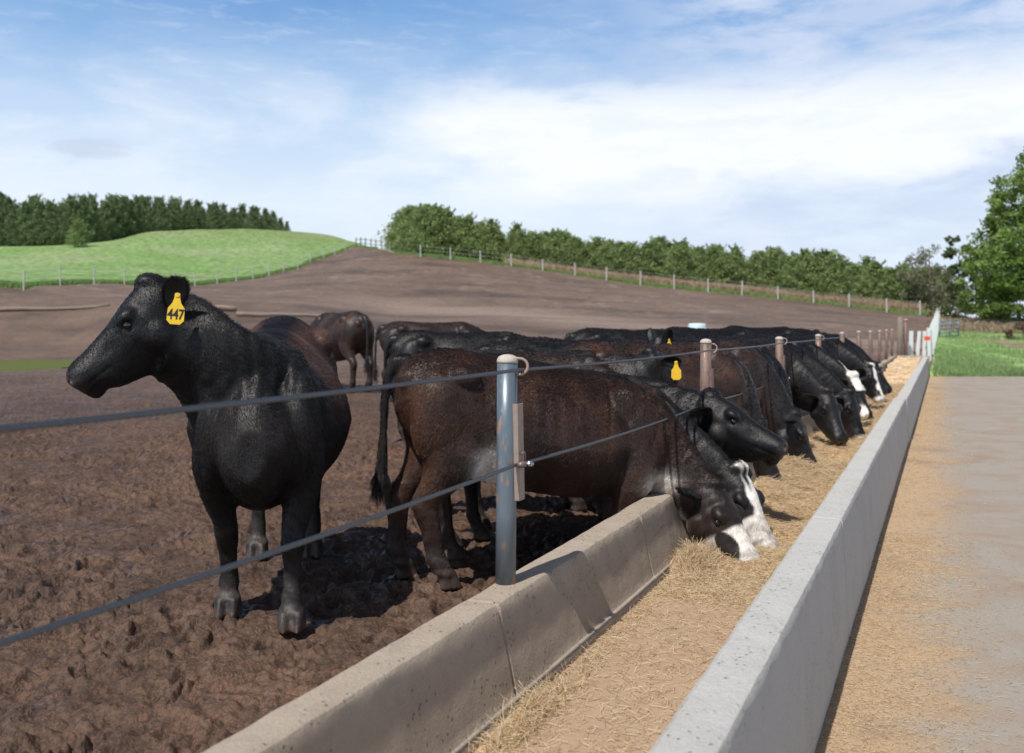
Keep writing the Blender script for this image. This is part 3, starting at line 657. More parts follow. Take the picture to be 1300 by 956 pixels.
def cow(label, origin, phi, s=1.0, poll=(1.25, 0, .62), nose=(1.45, 0, .15), hs=1.0, voxel=0.011, feet=None, shear=0.0,
        colfn=None, face=None, ears=None, ear_tag=None, tail=None, hair=0, seed=0, group='cattle in the feedlot', neck_t0=None, belly=1.0, neck_w=1.0, legw=1.08, name='cow'):
    rng = random.Random(seed); nrng = np.random.default_rng(seed)
    root = empty(name, origin, phi, label, 'cow', group)
    V3 = Vector; mb = MB()
    feet = feet or {}
    # trunk
    xs = np.linspace(-.87, .88, 46); rings = []
    for x in xs:
        zc, zt, zb, hw, tn = (lin(TRUNK, x, k) for k in (1, 2, 3, 4, 5))
        bl = 1 + (belly - 1) * math.exp(-((x - .0) / .42) ** 2)
        rings.append(ring(V3((x, 0, zc)), V3((0, 1, 0)), V3((0, 0, 1)), hw * bl, zt - zc, zc - (zb - .04 * (bl - 1) * 5), 28, tn, .25))
    mb.loft([[v * s for v in r] for r in rings])
    E = lambda c, r, rot=None: ellipsoid(mb, V3(c) * s, [q * s for q in r], rot)
    for sg in (1, -1):
        E((.58, sg * .165, .90), (.165, .105, .29)); E((.50, sg * .13, 1.10), (.13, .085, .17))
        E((-.62, sg * .165, .92), (.19, .125, .30)); E((-.50, sg * .20, 1.18), (.10, .075, .075)); E((-.79, sg * .095, 1.11), (.08, .065, .08))
    E((.75, 0, .74), (.10, .075, .14)); E((.4, 0, .62), (.28, .15, .12))
    # legs
    def leg(kind, sg):
        dx, dy, dz = feet.get((kind, sg), (0, 0, 0))
        FR = [(.56, .15, 1.0, .13, .07), (.56, .18, .82, .135, .098), (.545, .185, .70, .118, .095), (.54, .178, .60, .094, .082), (.545, .165, .50, .070, .064), (.55, .15, .43, .057, .052), (.555, .15, .385, .060, .055),
              (.552, .15, .34, .052, .048), (.545, .148, .28, .041, .039), (.543, .148, .20, .040, .038), (.548, .148, .145, .050, .047), (.560, .148, .105, .045, .045), (.578, .148, .07, .054, .056)]
        BK = [(-.60, .14, 1.0, .2, .10), (-.57, .155, .86, .21, .12), (-.57, .17, .74, .18, .115), (-.61, .17, .64, .130, .092), (-.675, .165, .56, .092, .066), (-.74, .16, .50, .073, .052), (-.772, .155, .45, .064, .047), (-.768, .155, .40, .055, .044),
              (-.755, .155, .32, .045, .040), (-.745, .155, .20, .043, .039), (-.74, .155, .15, .052, .048), (-.722, .155, .105, .046, .045), (-.70, .155, .07, .055, .057)]
        T = FR if kind == 'f' else BK; rr = []; end = None
        for i, (x, y, z, ra, rb) in enumerate(T):
            w = min(1, max(0, (.85 - z) / .78)); w = w * w * (3 - 2 * w) if kind == 'f' else w
            lift = dz * max(0, min(1, (.6 - z) / .5))
            c = V3((x + dx * w, sg * y + dy * w, z + lift)); end = (c, lift)
            lw = 1 + (legw - 1) * min(1, max(0, (.75 - z) / .2)); rr.append(ring(c * s, V3((0, 1, 0)), V3((1, 0, 0)), rb * s * lw, ra * s * lw, ra * s * lw, 16))
        mb.loft(rr)
        c, lift = end
        for k in (1, -1):       # two claws
            cc = c + V3((0.012, k * 0.029, 0)); r2 = []
            for z, fx, bx, hw in ((.085, .045, .05, .030), (.055, .062, .05, .031), (.02, .078, .052, .033), (-.01, .088, .054, .034)):
                r2.append(ring(V3((cc.x, cc.y, z + lift)) * s, V3((0, 1, 0)), V3((1, 0, 0)), hw * s, fx * s, bx * s, 12, .45, 0))
            mb.loft(r2)
        return c
    for kind in 'fb':
        for sg in (1, -1): leg(kind, sg)
    # tail
    tl = tail or [(-.78, 0, 1.22), (-.86, 0, 1.215), (-.915, 0, 1.13), (-.935, 0, .98), (-.945, 0, .75), (-.945, .01, .55), (-.95, .015, .42), (-.95, .02, .33)]
    tr = [.05, .045, .035, .026, .022, .024, .036, .038, .018]; tr = list(np.interp(np.linspace(0, 1, len(tl)), np.linspace(0, 1, 9), tr))
    P_ = [V3(p) * s for p in tl]
    # smooth path
    pp = []; rad = []
    for i in range(len(P_) - 1):
        for k in range(4): f = k / 4; pp.append(P_[i].lerp(P_[i + 1], f)); rad.append((tr[i] * (1 - f) + tr[i + 1] * f) * s)
    pp.append(P_[-1]); rad.append(tr[-1] * s)
    mb.tube(pp, rad, 10)
    def shearz(v): return v.z - shear * (v.x + .6 * s) * min(1.0, max(0.0, v.z / (1.1 * s)))
    mb.v = [(v[0], v[1], shearz(V3(v))) for v in mb.v]
    # head frame
    p0 = V3(poll); u = (V3(nose) - p0).normalized()
    right = u.cross(V3((0, 0, 1)));
    if right.length < .05: right = V3((0, -1, 0))
    right.normalize(); roll = feet.get('roll', 0.0)
    if roll: right = Matrix.Rotation(roll, 3, u) @ right
    up = right.cross(u).normalized()
    hp = lambda a, b, c=0.0: p0 + (u * a + up * b + right * c) * hs
    hr = []
    for x in np.linspace(-.055, .572, 34):
        zt, zb, hw = (lin(HEADP, x, k) for k in (1, 2, 3)); mid = zt * .62 + zb * .38
        hr.append(ring(hp(x, mid), right, up, hw * hs, (zt - mid) * hs, (mid - zb) * hs, 24, .28, .42 if x < .42 else .22, .82))
    mb.loft(hr)
    for sg in (1, -1):
        ellipsoid(mb, hp(.185, -.022, sg * .086), (.060 * hs, .034 * hs, .040 * hs), Matrix((u, up, right)).transposed())          # brow
        ellipsoid(mb, hp(.16, -.18, sg * .065), (.09 * hs,) * 3)            # cheek
    ellipsoid(mb, hp(-.01, .0, 0), (.07 * hs, .07 * hs, .045 * hs))          # poll knob
    ellipsoid(mb, hp(.52, -.15, 0), (.045 * hs,) * 3)                        # chin
    # neck
    B0 = V3((.50, 0, 1.0)) * s; B0.z -= shear * (1.1 * s); H = hp(.06, -.165); dirn = (H - B0).normalized(); tuck = max(0.0, min(1.0, (.85 - dirn.dot(u)) / .8))
    H = hp(.05 + .08 * tuck, -.165 - .055 * tuck); dirn = (H - B0).normalized(); T0 = V3(neck_t0) if neck_t0 else (dirn + V3((.9, 0, 0)))
    T0.normalize(); L = (H - B0).length; T1 = (dirn * .8 + u * .35).normalized()
    rings = []; nk = 18; prev = None
    for i in range(nk + 1):
        t = i / nk; c = bez(B0, B0 + T0 * L * .38, H - T1 * L * .33, H, t); d = (bez(B0, B0 + T0 * L * .38, H - T1 * L * .33, H, min(1, t + .02)) - bez(B0, B0 + T0 * L * .38, H - T1 * L * .33, H, max(0, t - .02))).normalized()
        ref = (V3((0, 0, 1)) * (1 - t) + up * t + V3((.35 * (1 - t), 0, 0))); uu = (ref - d * ref.dot(d)).normalized(); r = d.cross(uu).normalized()
        hh = float(np.interp(t, [0, .35, .7, 1], [.31, .265, .222, .180 + .03 * tuck])) * s * neck_w; hw = float(np.interp(t, [0, .35, .7, 1], [.185, .152, .128, .108])) * s * neck_w
        rings.append(ring(c, r, uu, hw, hh, hh, 22, .30, .30, .92))
    mb.loft(rings)
    # remesh into one skin
    me = bpy.data.meshes.new('tmp'); me.from_pydata(mb.v, [], mb.f); me.update()
    tmp = bpy.data.objects.new('tmp', me); COL.objects.link(tmp)
    md = tmp.modifiers.new('r', 'REMESH'); md.mode = 'VOXEL'; md.voxel_size = voxel * s; md.adaptivity = 0
    dg = bpy.context.evaluated_depsgraph_get(); ev = tmp.evaluated_get(dg); bm = bpy.data.meshes.new_from_object(ev)
    bpy.data.objects.remove(tmp)
    nv = len(bm.vertices); V = np.empty(nv * 3, np.float32); bm.vertices.foreach_get('co', V); V = V.reshape(-1, 3).astype(float)
    ed = np.empty(len(bm.edges) * 2, np.int32); bm.edges.foreach_get('vertices', ed); ed = ed.reshape(-1, 2)
    deg = np.bincount(ed.ravel(), minlength=nv)[:, None]
    def lap(V, f, w=None):
        S = np.empty_like(V)
        for k in range(3): S[:, k] = np.bincount(ed[:, 0], V[ed[:, 1], k], nv) + np.bincount(ed[:, 1], V[ed[:, 0], k], nv)
        d = S / deg - V; return V + d * f * (1 if w is None else w[:, None])
    p0n, un, upn, rn = (np.array(q) for q in (p0, u, up, right))
    def hc(V): d = (V - p0n) / hs; return d @ un, d @ upn, d @ rn
    hsx, hvx, hlx = hc(V)
    inhead = (hsx > .10) & (np.abs(hlx) < .16) & (hvx < .08) & (hvx > -.36) & (hsx < .62)
    legm = V[:, 2] < .5 * s
    wt = np.ones(nv); wt[inhead] = .55; wt[legm & ~inhead] = .6
    its = int(10 * (0.011 / voxel))
    for i in range(max(4, its)): V = lap(V, .6, wt); V = lap(V, -.3, wt) if i % 3 == 2 else V
    # normals
    def normals(V):
        bm.vertices.foreach_set('co', V.astype(np.float32).ravel()); bm.update()
        N = np.empty(nv * 3, np.float32); bm.vertex_normals.foreach_get('vector', N); return N.reshape(-1, 3).astype(float)
    N = normals(V); hsx, hvx, hlx = hc(V); D = np.zeros(nv)
    def dent(a, b, c, r, amt, ry=None):
        ry = ry or r; nonlocal D
        for sg in ((1, -1) if c else (1,)):
            q = ((hsx - a) / r) ** 2 + ((hvx - b) / ry) ** 2 + ((hlx - sg * c) / r) ** 2; D += amt * np.exp(-q) * hs * (np.abs(hlx) < .2)
    dent(.552, -.035, .042, .015, -.022); dent(.57, -.075, 0, .014, -.006)        # nostrils
    dent(.545, -.02, .045, .02, .006)
    dent(.212, -.050, .120, .021, -.009); dent(.19, -.015, .11, .03, .009); dent(.235, -.095, .115, .03, .004)       # eye socket, brow
    dent(.36, -.06, .085, .06, -.008, .03); dent(.12, -.03, .10, .035, -.008)
    mouth = np.exp(-((hvx - (-.100 - .02 * np.clip((.56 - hsx) / .16, 0, 1))) / .006) ** 2) * (hsx > .40) * (hsx < .61) * (hvx > -.16); D -= .007 * mouth * hs
    X, Y_, Z = V[:, 0] / s, V[:, 1] / s, V[:, 2] / s; sd = np.abs(Y_)
    def bd(x, z, r, rz, amt, slope=0.0, ymin=.06):
        nonlocal D; D += amt * s * np.exp(-(((X - x) - slope * (Z - z)) / r) ** 2 - ((Z - z) / rz) ** 2) * (sd > ymin)
    bd(.36, .98, .025, .20, -.016, .25); bd(.66, .90, .03, .16, -.014, .4); bd(-.40, .98, .07, .16, -.022); bd(-.33, 1.12, .09, .06, -.016)
    bd(.44, .62, .05, .10, -.010); bd(-.40, .70, .035, .11, -.015, -.4); bd(-.7, .78, .03, .12, -.008)
    for k in range(6): bd(.22 - .085 * k, .88, .022, .20, .0035, .15)
    D += ((.0035) * perlin(X * 7 + seed, Z * 7 + Y_ * 5, seed % 40 + 3) + .009 * perlin(X * 3.2 + seed, Z * 2.2 + Y_ * 4, seed % 40 + 9) * (Z > .55)) * s
    fold = np.exp(-((X - .62) / .16) ** 2) * (Z > .62) * (Z < 1.25); D += .005 * fold * np.sin(np.arctan2(Y_, .25) * 26 + 3 * perlin(Z * 2.5, Y_ * 3, 91)) * s
    D -= .007 * np.exp(-((Y_) / .035) ** 2) * (X > .72) * np.clip((.98 - Z) * 6, 0, 1) * np.clip((Z - .60) * 8, 0, 1) * s
    for sg in (1, -1): D += .016 * np.exp(-((X - .74) / .09) ** 2 - ((Y_ - sg * .165) / .06) ** 2 - ((Z - .90) / .10) ** 2) * s
    # loose skin wrinkles on the neck
    nd = ((V - np.array(bez(B0, B0 + T0 * L * .38, H - T1 * L * .33, H, .62))) ** 2).sum(1) ** .5
    wr = np.exp(-(nd / (.30 * s)) ** 2); axis = np.array((H - B0).normalized()); D += .0030 * wr * np.clip(perlin(V[:, 0] * 5 + seed, V[:, 2] * 5, 78) * 2 + .2, 0, 1) * np.sin((V @ axis) * 80 + 7 * perlin(V[:, 0] * 4, V[:, 2] * 4 + V[:, 1] * 4, 77)) * (D > -.004)
    legm = (Z < .5); D += legm * .004 * perlin(X * 18 + seed, Z * 18 + Y_ * 18, 55) * s
    V = V + N * D[:, None]; V = lap(V, .25); N = normals(V)
    bm.polygons.foreach_set('use_smooth', np.ones(len(bm.polygons), bool))
    # coat colours
    hsx, hvx, hlx = hc(V); X, Y_, Z = V[:, 0] / s, V[:, 1] / s, V[:, 2] / s
    C = np.tile(np.array([0.0042, 0.0040, 0.0048]), (nv, 1)); nz = perlin(X * 5 + seed, Z * 5 + Y_ * 3, 21); nf = perlin(X * 22, Z * 22 + Y_ * 20, 23)
    def lay(mask, col):
        nonlocal C; mk = np.clip(mask, 0, 1)[:, None]; C = C * (1 - mk) + np.array(col) * mk
    if colfn: colfn(lay, X, Y_, Z, nz, nf)
    # muzzle skin, then a pale pinkish highlight painted into the colour at each nostril
    lay(np.clip((hsx - .515) * 22, 0, 1) * (np.abs(hlx) < .12) * (hvx > -.12) * (hvx < .06) * .8, (.035, .03, .028))
    lay(np.exp(-((hsx - .565) / .014) ** 2 - ((hvx + .045) / .012) ** 2 - ((np.abs(hlx) - .045) / .014) ** 2) * 1.2, (.16, .11, .10))
    if face: face(lay, hsx, hvx, hlx, perlin(hsx * 14 + 3, hlx * 14 + hvx * 9, 31))
    dust = np.clip(nf * .9 + nz * .8 - .25 + .35 * np.clip((.75 - Z) * 2, 0, 1), 0, .45) * (1 - np.clip((hsx + .05) * 8, 0, 1) * (np.abs(hlx) < .17)); lay(dust * .5, (.034, .024, .019))
    # mud on the lower legs
    mm = np.clip((.30 - Z + nz * .12) * 5, 0, 1) * (0.55 + .5 * nf) * (Z < .5); lay(np.clip(mm, 0, .85), (.060, .048, .042))
    lay(np.clip((.05 - Z) * 25, 0, 1) * .8 * (Z < .1), (.085, .060, .048))
    C = np.clip(C, .002, .9); col_attr(bm, C)
    body = link('body', bm, M['fur'], root)
    # ears
    ears = ears or {}
    for sg in (1, -1):
        sp = ears.get(sg, ears.get(0, {})); d = sp.get('dir', (-.15, .12, .95)); facing = sp.get('face', (.75, -.3, .2)); Le = sp.get('len', .19) * hs; We = sp.get('w', .052) * hs
        loc = lambda q: (u * q[0] + up * q[1] + right * (q[2] * sg))
        dd = loc(d).normalized(); fn = loc(facing); fn = (fn - dd * fn.dot(dd)).normalized(); sd_ = dd.cross(fn).normalized()
        base = hp(sp.get('s', .045), sp.get('b', -.07), sg * .098); eb = MB(); er = []
        for k in range(11):
            t = k / 10; w = float(np.interp(t, [0, .12, .35, .6, .8, .93, 1], [.42, .62, .95, 1.0, .78, .42, .08])) * We
            th = float(np.interp(t, [0, .3, 1], [.016, .008, .003])) * hs; c = base + dd * (Le * t) - fn * (.018 * hs * math.sin(t * 3.0))
            rr = []
            for j in range(16):
                q = 2 * math.pi * j / 16; off = sd_ * (w * math.cos(q)) + fn * (th * math.sin(q)) + fn * (.55 * w * abs(math.cos(q)) ** 2 * (1 - .3 * t))
                rr.append(c + off)
            er.append(rr)
        eb.loft(er); eo = eb.build('ear', M['fur'], root, smooth=True)
        col_attr(eo.data, np.tile(np.array(sp.get('col', (.012, .0115, .0125))), (len(eo.data.vertices), 1)))
        if True:
            n = int(max(hair, 30000) * .03); tv = nrng.random(n) * .92 + .03; qv = nrng.random(n) * 2 * np.pi
            wv = np.interp(tv, [0, .12, .35, .6, .8, .93, 1], [.42, .62, .95, 1.0, .78, .42, .08]) * We
            bs, ddn, sdn, fnn = (np.array(q) for q in (base, dd, sd_, fn))
            Rt = bs + ddn * (Le * tv)[:, None] + sdn * (wv * np.cos(qv))[:, None] + fnn * (.55 * wv * np.cos(qv) ** 2 * (1 - .3 * tv) - .018 * hs * np.sin(tv * 3))[:, None]
            Dh = sdn * (np.cos(qv) * .9)[:, None] + ddn * .7 + fnn * (np.sin(qv) * .25)[:, None] + nrng.normal(0, .25, (n, 3)); Lh = nrng.uniform(.010, .022, n)[:, None] * hs
            h = strands('ear_fringe', Rt, Rt + Dh * Lh, Rt + Dh * Lh * .5 + nrng.normal(0, .001, (n, 3)), np.full(n, .0005), np.tile(np.array(sp.get('col', (.012, .0115, .0125))), (n, 1)), M['hair'], eo)
        if ear_tag and ear_tag.get('side', 1) == sg:
            et = ear_tag; tp = base + dd * (Le * et.get('at', .42)) + fn * .018 + sd_ * (et.get('off', 0) * hs)
            nrm = V3(et.get('normal', tuple(fn))).normalized(); dn = V3(et.get('down', (0, 0, -1))); dn = (dn - nrm * dn.dot(nrm)).normalized(); sx = nrm.cross(dn).normalized(); k = et.get('size', 1.0); tp = tp + nrm * et.get('lift', .012)
            out = [(.0, -.010), (.010, -.006), (.011, .012), (.016, .030), (.031, .052), (.032, .098), (.018, .113), (-.018, .113), (-.032, .098), (-.031, .052), (-.016, .030), (-.011, .012), (-.010, -.006)]
            tb = MB(); vs = [tp + nrm * z + sx * (a * k) + dn * (b * k) for z in (.0, .0022) for a, b in out]; m_ = len(out)
            tb.add(vs, [tuple(range(m_))[::-1], tuple(range(m_, 2 * m_))] + [(i, (i + 1) % m_, m_ + (i + 1) % m_, m_ + i) for i in range(m_)])
            tb.tube([tp + nrm * .001, tp + nrm * .006], .008 * k, 12)
            to = tb.build('ear_tag', M['yellow'], root)
            if et.get('text'):
                fc = bpy.data.curves.new('tag_number', 'FONT'); fc.body = et['text']; fc.size = .050 * k; fc.align_x = 'CENTER'; fc.align_y = 'CENTER'; fc.extrude = .0004; fc.offset = .0012 * k
                fo = bpy.data.objects.new('tag_number', fc); COL.objects.link(fo)
                X_ = sx * -1.0; mtx = Matrix((( -dn).to_4d()[:3] if False else (X_.x, -dn.x, nrm.x), (X_.y, -dn.y, nrm.y), (X_.z, -dn.z, nrm.z))).to_4x4()
                if mtx.to_3x3().determinant() < 0: mtx = Matrix(((sx.x, -dn.x, nrm.x), (sx.y, -dn.y, nrm.y), (sx.z, -dn.z, nrm.z))).to_4x4()
                mtx_l = Matrix.Translation(tp + nrm * .0031 + dn * (.076 * k)) @ mtx @ Matrix.Diagonal((.80, 1.1, 1, 1))
                bpy.context.view_layer.update(); tm = bpy.data.meshes.new_from_object(fo.evaluated_get(bpy.context.evaluated_depsgraph_get())); bpy.data.objects.remove(fo); bpy.data.curves.remove(fc)
                tm.transform(mtx_l); link('tag_number', tm, M['ink'], to)
    # eyes
    for sg in (1, -1):
        eb = MB(); ellipsoid(eb, hp(.212, -.050, sg * .1035), (.0185 * hs,) * 3, n=16); eb.build('eye', M['eye'], root, smooth=True)
    # short coat
    if True:
        fine = hair > 0; hair = hair or 16000
        bm.calc_loop_triangles(); nt = len(bm.loop_triangles); tri = np.empty(nt * 3, np.int32); bm.loop_triangles.foreach_get('vertices', tri); tri = tri.reshape(-1, 3)
        A, B, Cc = V[tri[:, 0]], V[tri[:, 1]], V[tri[:, 2]]; area = np.linalg.norm(np.cross(B - A, Cc - A), axis=1) / 2
        cen = (A + B + Cc) / 3; ok = (cen[:, 2] > .12 * s); area = area * ok
        nh = hair; pick = nrng.choice(nt, nh, p=area / area.sum()); r1 = np.sqrt(nrng.random(nh)); r2 = nrng.random(nh)
        w0, w1, w2 = (1 - r1)[:, None], (r1 * (1 - r2))[:, None], (r1 * r2)[:, None]
        Rt = A[pick] * w0 + B[pick] * w1 + Cc[pick] * w2; Nn = N[tri[pick, 0]] * w0 + N[tri[pick, 1]] * w1 + N[tri[pick, 2]] * w2
        Cl = C[tri[pick, 0]] * w0 + C[tri[pick, 1]] * w1 + C[tri[pick, 2]] * w2
        hx, hv, hl = hc(Rt); hd = np.clip((hx + .05) * 6, 0, 1) * (np.abs(hl) < .17) * (hv > -.38) * (hv < .1)
        # comb: trunk back and down, neck towards the trunk, head towards the poll, legs down
        comb = np.tile(np.array([-.55, 0, -.75]), (nh, 1)); nk_ = np.clip((Rt[:, 0] / s - .62) * 4, 0, 1) * (1 - hd)
        axis = np.array((B0 - H).normalized()) + np.array([0, 0, -.5]); comb = comb * (1 - nk_)[:, None] + axis * nk_[:, None]; comb = comb * (1 - hd)[:, None] - un * hd[:, None]
        top = np.clip((Nn[:, 2] - .5) * 3, 0, 1)[:, None] * (1 - hd)[:, None]; comb = comb * (1 - top) + np.array([-.9, 0, .0]) * top
        comb += .55 * np.stack([perlin(Rt[:, 0] * 9, Rt[:, 2] * 9 + Rt[:, 1] * 5, 201), perlin(Rt[:, 0] * 9, Rt[:, 2] * 9 + Rt[:, 1] * 5, 202), perlin(Rt[:, 0] * 9, Rt[:, 2] * 9, 203)], -1)
        comb -= Nn * (comb * Nn).sum(1)[:, None]; comb /= np.linalg.norm(comb, axis=1)[:, None] + 1e-6
        Lh = nrng.uniform(.6, 1.3, nh) * (1.0 if fine else 1.25) * (.011 + .007 * np.clip(perlin(Rt[:, 0] * 6, Rt[:, 2] * 6 + 5, 210) + .3, 0, 1)) * (1 - .55 * hd) * (1 + .5 * top[:, 0]) * np.where(Rt[:, 2] < .5 * s, .55, 1)
        tailm = (Rt[:, 0] < -.90 * s) & (Rt[:, 2] < .62 * s); Lh = np.where(tailm, .09, Lh)
        comb = np.where(tailm[:, None], np.array([0, 0, -1.0]), comb)
        tuft = np.stack([perlin(Rt[:, 0] * 60, Rt[:, 2] * 60 + Rt[:, 1] * 40, 220 + k) for k in range(3)], -1) * .7
        Dh = comb + Nn * (.23 + .06 * top) + tuft * .50 + nrng.normal(0, .10, (nh, 3)); tip = Rt + Dh * Lh[:, None]
        Cl = Cl * (0.75 + .6 * nrng.random(nh))[:, None]
        strands('coat_hair', Rt - Nn * .001, tip, Rt + (Nn * .35 + comb * .5) * Lh[:, None], np.full(nh, .00070 if fine else .0016), Cl, M['hair'], body)
    return root

def loc_of(origin, phi, w):
    d = Vector(w) - Vector(origin); c, s_ = math.cos(phi), math.sin(phi)
    return (d.x * c + d.y * s_, -d.x * s_ + d.y * c, d.z)

def brown(strength=1.0, spine=True, head=True, col=(.036, .0175, .0125), hot=(.078, .034, .018)):
    def f(lay, X, Y, Z, nz, nf):
        lay(np.clip(strength * (1.0 + .6 * nz + .25 * nf), 0, 1), col)
        lay(np.clip(nz * 1.3 + nf * .4 - .15, 0, .8) * strength, hot)
        if spine:
            lay(np.clip((.055 - np.abs(Y) + nf * .02) * 40, 0, 1) * (Z > 1.0) * .85, (.014, .013, .015))
            lay(np.clip((-.86 - X) * 20, 0, 1) * .9, (.013, .012, .013))
        lay(np.clip((.28 - Z) * 4, 0, 1) * .6, (.02, .016, .015))
        if head: lay(np.clip((X - .68 + .1 * nz) * 6, 0, 1) * .95, (.009, .0085, .0095))
    return f

def cattle():
    # -------- the standing cow with its head turned
    def c447(lay, X, Y, Z, nz, nf):
        side = np.clip((.38 - X + .22 * nz) * 5, 0, 1) * np.clip((Z - .80 + .1 * nz) * 5, 0, 1) * np.clip((np.abs(Y) - .06) * 14, 0, 1)
        lay(side * .95, (.090, .045, .032)); lay(side * np.clip(nz + nf, 0, 1) * .7, (.12, .06, .038))
        lay(np.exp(-((X - .70) / .14) ** 2 - ((Z - .80) / .10) ** 2) * .55 * (.7 + nz), (.05, .028, .02))
    O = Vector((-1.285, 5.34, 0.0)); ph = math.atan2(-.985, .13)
    pl = loc_of(O, ph, P(188, 361, 4.5)); ns = loc_of(O, ph, P(92, 463, 4.36))
    cow('black cow standing alone with its head turned left in profile, yellow ear tag reading 447', O, ph, 1.105, pl, ns, .955, legw=.96, voxel=.0095, shear=.085,
        feet={('f', 1): (.08, 0, 0), ('f', -1): (-.17, 0, 0), ('b', 1): (-.0, -.01, 0), ('b', -1): (.0, 0, 0)}, colfn=c447, belly=1.04, neck_w=.95,
        ears={1: dict(dir=(-.75, .42, .45), face=(.1, -.2, .9), len=.17, w=.056, b=-.10), -1: dict(dir=(-.72, .50, .38), face=(.1, -.2, .9), len=.165, w=.050, b=-.150, s=.025), 0: {}},
        ear_tag=dict(side=-1, text='447', normal=tuple(Matrix.Rotation(-ph, 3, 'Z') @ Vector((.22, -1, .1))), down=tuple(Matrix.Rotation(-ph, 3, 'Z') @ Vector((-.08, 0, -1))), size=1.15, at=.45, off=.012, lift=.035),
        hair=170000, seed=1, neck_t0=(.75, -.35, .45))
    # -------- the row at the bunk
    def feeder(label, t, deg, pollw, nosew, s=.97, seed=0, origin=None, **kw):
        ph = math.radians(deg); h = Vector((math.cos(ph), math.sin(ph), 0)); C = BF(t, 1.5)
        O = (C - h * (.80 * s)) if origin is None else Vector(origin); O.z = 0.0
        return cow(label, O, ph, s, loc_of(O, ph, pollw), loc_of(O, ph, nosew), seed=seed, hs=kw.pop('hs', .96), **kw)
    def faceA(lay, a, b, c, n):
        lay(np.clip((a - .25 + .10 * np.clip(-b - .08, 0, 1) * 4 + .05 * n) * 30, 0, 1) * np.clip((.02 - b) * 90 * (a > .25) + (np.abs(c) < .05) * 1.0, 0, 1) * (a < .64), (.74, .70, .66))
        lay(np.clip((1 - ((a - .36) / .105) ** 2 - ((b + .085) / .058) ** 2) * 6 + n, 0, 1) * (np.abs(c) > .02), (.012, .011, .012))
        lay(np.clip((a - .535) * 40, 0, 1) * (b > -.10), (.05, .04, .035))
        lay(np.exp(-((a - .10) / .07) ** 2 - ((b + .30) / .05) ** 2) * 2, (.62, .58, .54))
    def faceB(lay, a, b, c, n):
        m = np.clip((.052 + .09 * np.clip(a - .30, 0, 1) * 2 + .02 * n - np.abs(c)) * 60, 0, 1) * (a > -.03) * (b > -.12)
        lay(m * (a < .66), (.78, .75, .70)); lay(np.clip((a - .30 + .05 * n) * 30, 0, 1) * (a < .62), (.76, .72, .68))
        lay(np.exp(-((c - .015) / .016) ** 2 - ((a - .06) / .07) ** 2) * 1.6, (.012, .011, .012))
        lay(np.clip((a - .52) * 40, 0, 1) * (b > -.11), (.16, .14, .135))
    def brownA(lay, X, Y, Z, nz, nf):
        brown(1.0, head=False)(lay, X, Y, Z, nz, nf)
        lay(np.exp(-((X + .80) / .12) ** 2 - ((Z - .78) / .30) ** 2) * .5 * (np.abs(Y) > .05), (.16, .075, .04))
        lay(np.exp(-((X + .36) / .085) ** 2 - ((Z - .63) / .10) ** 2) * 2.8 * (nz * .5 + 1), (.78, .73, .68))
        lay(np.exp(-((X - .66) / .09) ** 2 - ((Z - .52) / .06) ** 2) * 2.0, (.55, .50, .45))
        lay(np.clip((X - .74 + .1 * nz) * 5, 0, 1) * .8, (.012, .0085, .008))
    kw = dict(down=(0, 0, -1))
    feeder('brown cow with white muzzle eating from the bunk, standing behind the nearest blue steel post', 5.75, 16, P(908, 614, 5.62), P(968, 720, 5.40), .965, 2, origin=(.165, 5.66, 0),
           voxel=.0095, shear=.145, neck_t0=(1, 0, -.75), colfn=brownA, face=faceA, hair=190000, neck_w=.98, belly=1.0, legw=1.25,
           feet={('f', 1): (-.05, 0, 0), ('f', -1): (-.14, 0, 0), ('b', 1): (-.10, .0, 0), ('b', -1): (.09, 0, 0)},
           ears={0: dict(dir=(-.6, -.25, .8), face=(.3, -.7, .2), len=.155, w=.042)},
           tail=[(-.78, 0, 1.22), (-.85, .01, 1.215), (-.90, .02, 1.14), (-.92, .03, .98), (-.925, .04, .82), (-.93, .05, .68), (-.935, .06, .58), (-.935, .06, .48)])
    feeder('black cow with white blazed face eating right beside the brown one', 6.2, 6, P(938, 596, 5.98), P(986, 696, 5.78), .94, 3, origin=(.28, 6.22, 0), voxel=.011, shear=.14, neck_t0=(1, 0, -.7), colfn=brown(.35), face=faceB, hair=70000,
           ears={0: dict(dir=(-.6, -.25, .8), face=(.3, -.7, .2), len=.155, w=.042)}, neck_w=.95)
    feeder('black cow holding its head level over the bunk wall, hay stuck on its muzzle', 6.55, -2, P(905, 503, 6.45), P(1010, 566, 6.2), .92, 4, origin=(.43, 6.70, 0), voxel=.011, shear=.15, hs=1.0, hair=70000,
           ears={-1: dict(dir=(-.55, -.35, .6), face=(.1, -.2, .9), len=.20, w=.055), 1: dict(dir=(-.3, -.25, .9), face=(.5, -.3, .2), len=.19, w=.052)})
    R_ = lambda ph, v: tuple(Matrix.Rotation(-math.radians(ph), 3, 'Z') @ Vector(v))
    cow('black cow looking away between feeding cows, both ears out, yellow tag on the right ear', (.12, 7.55, 0), math.radians(2), .93, loc_of((.12, 7.55, 0), math.radians(2), P(826, 446, 7.5)), loc_of((.12, 7.55, 0), math.radians(2), P(868, 470, 7.95)), .95, .014,
        ears={0: dict(dir=(-.1, .0, 1.0), face=(-.4, -.3, .1), len=.17, w=.05)}, ear_tag=dict(side=1, normal=R_(2, (0, -1, .1)), size=1.15, at=.75), colfn=brown(.3), seed=5)
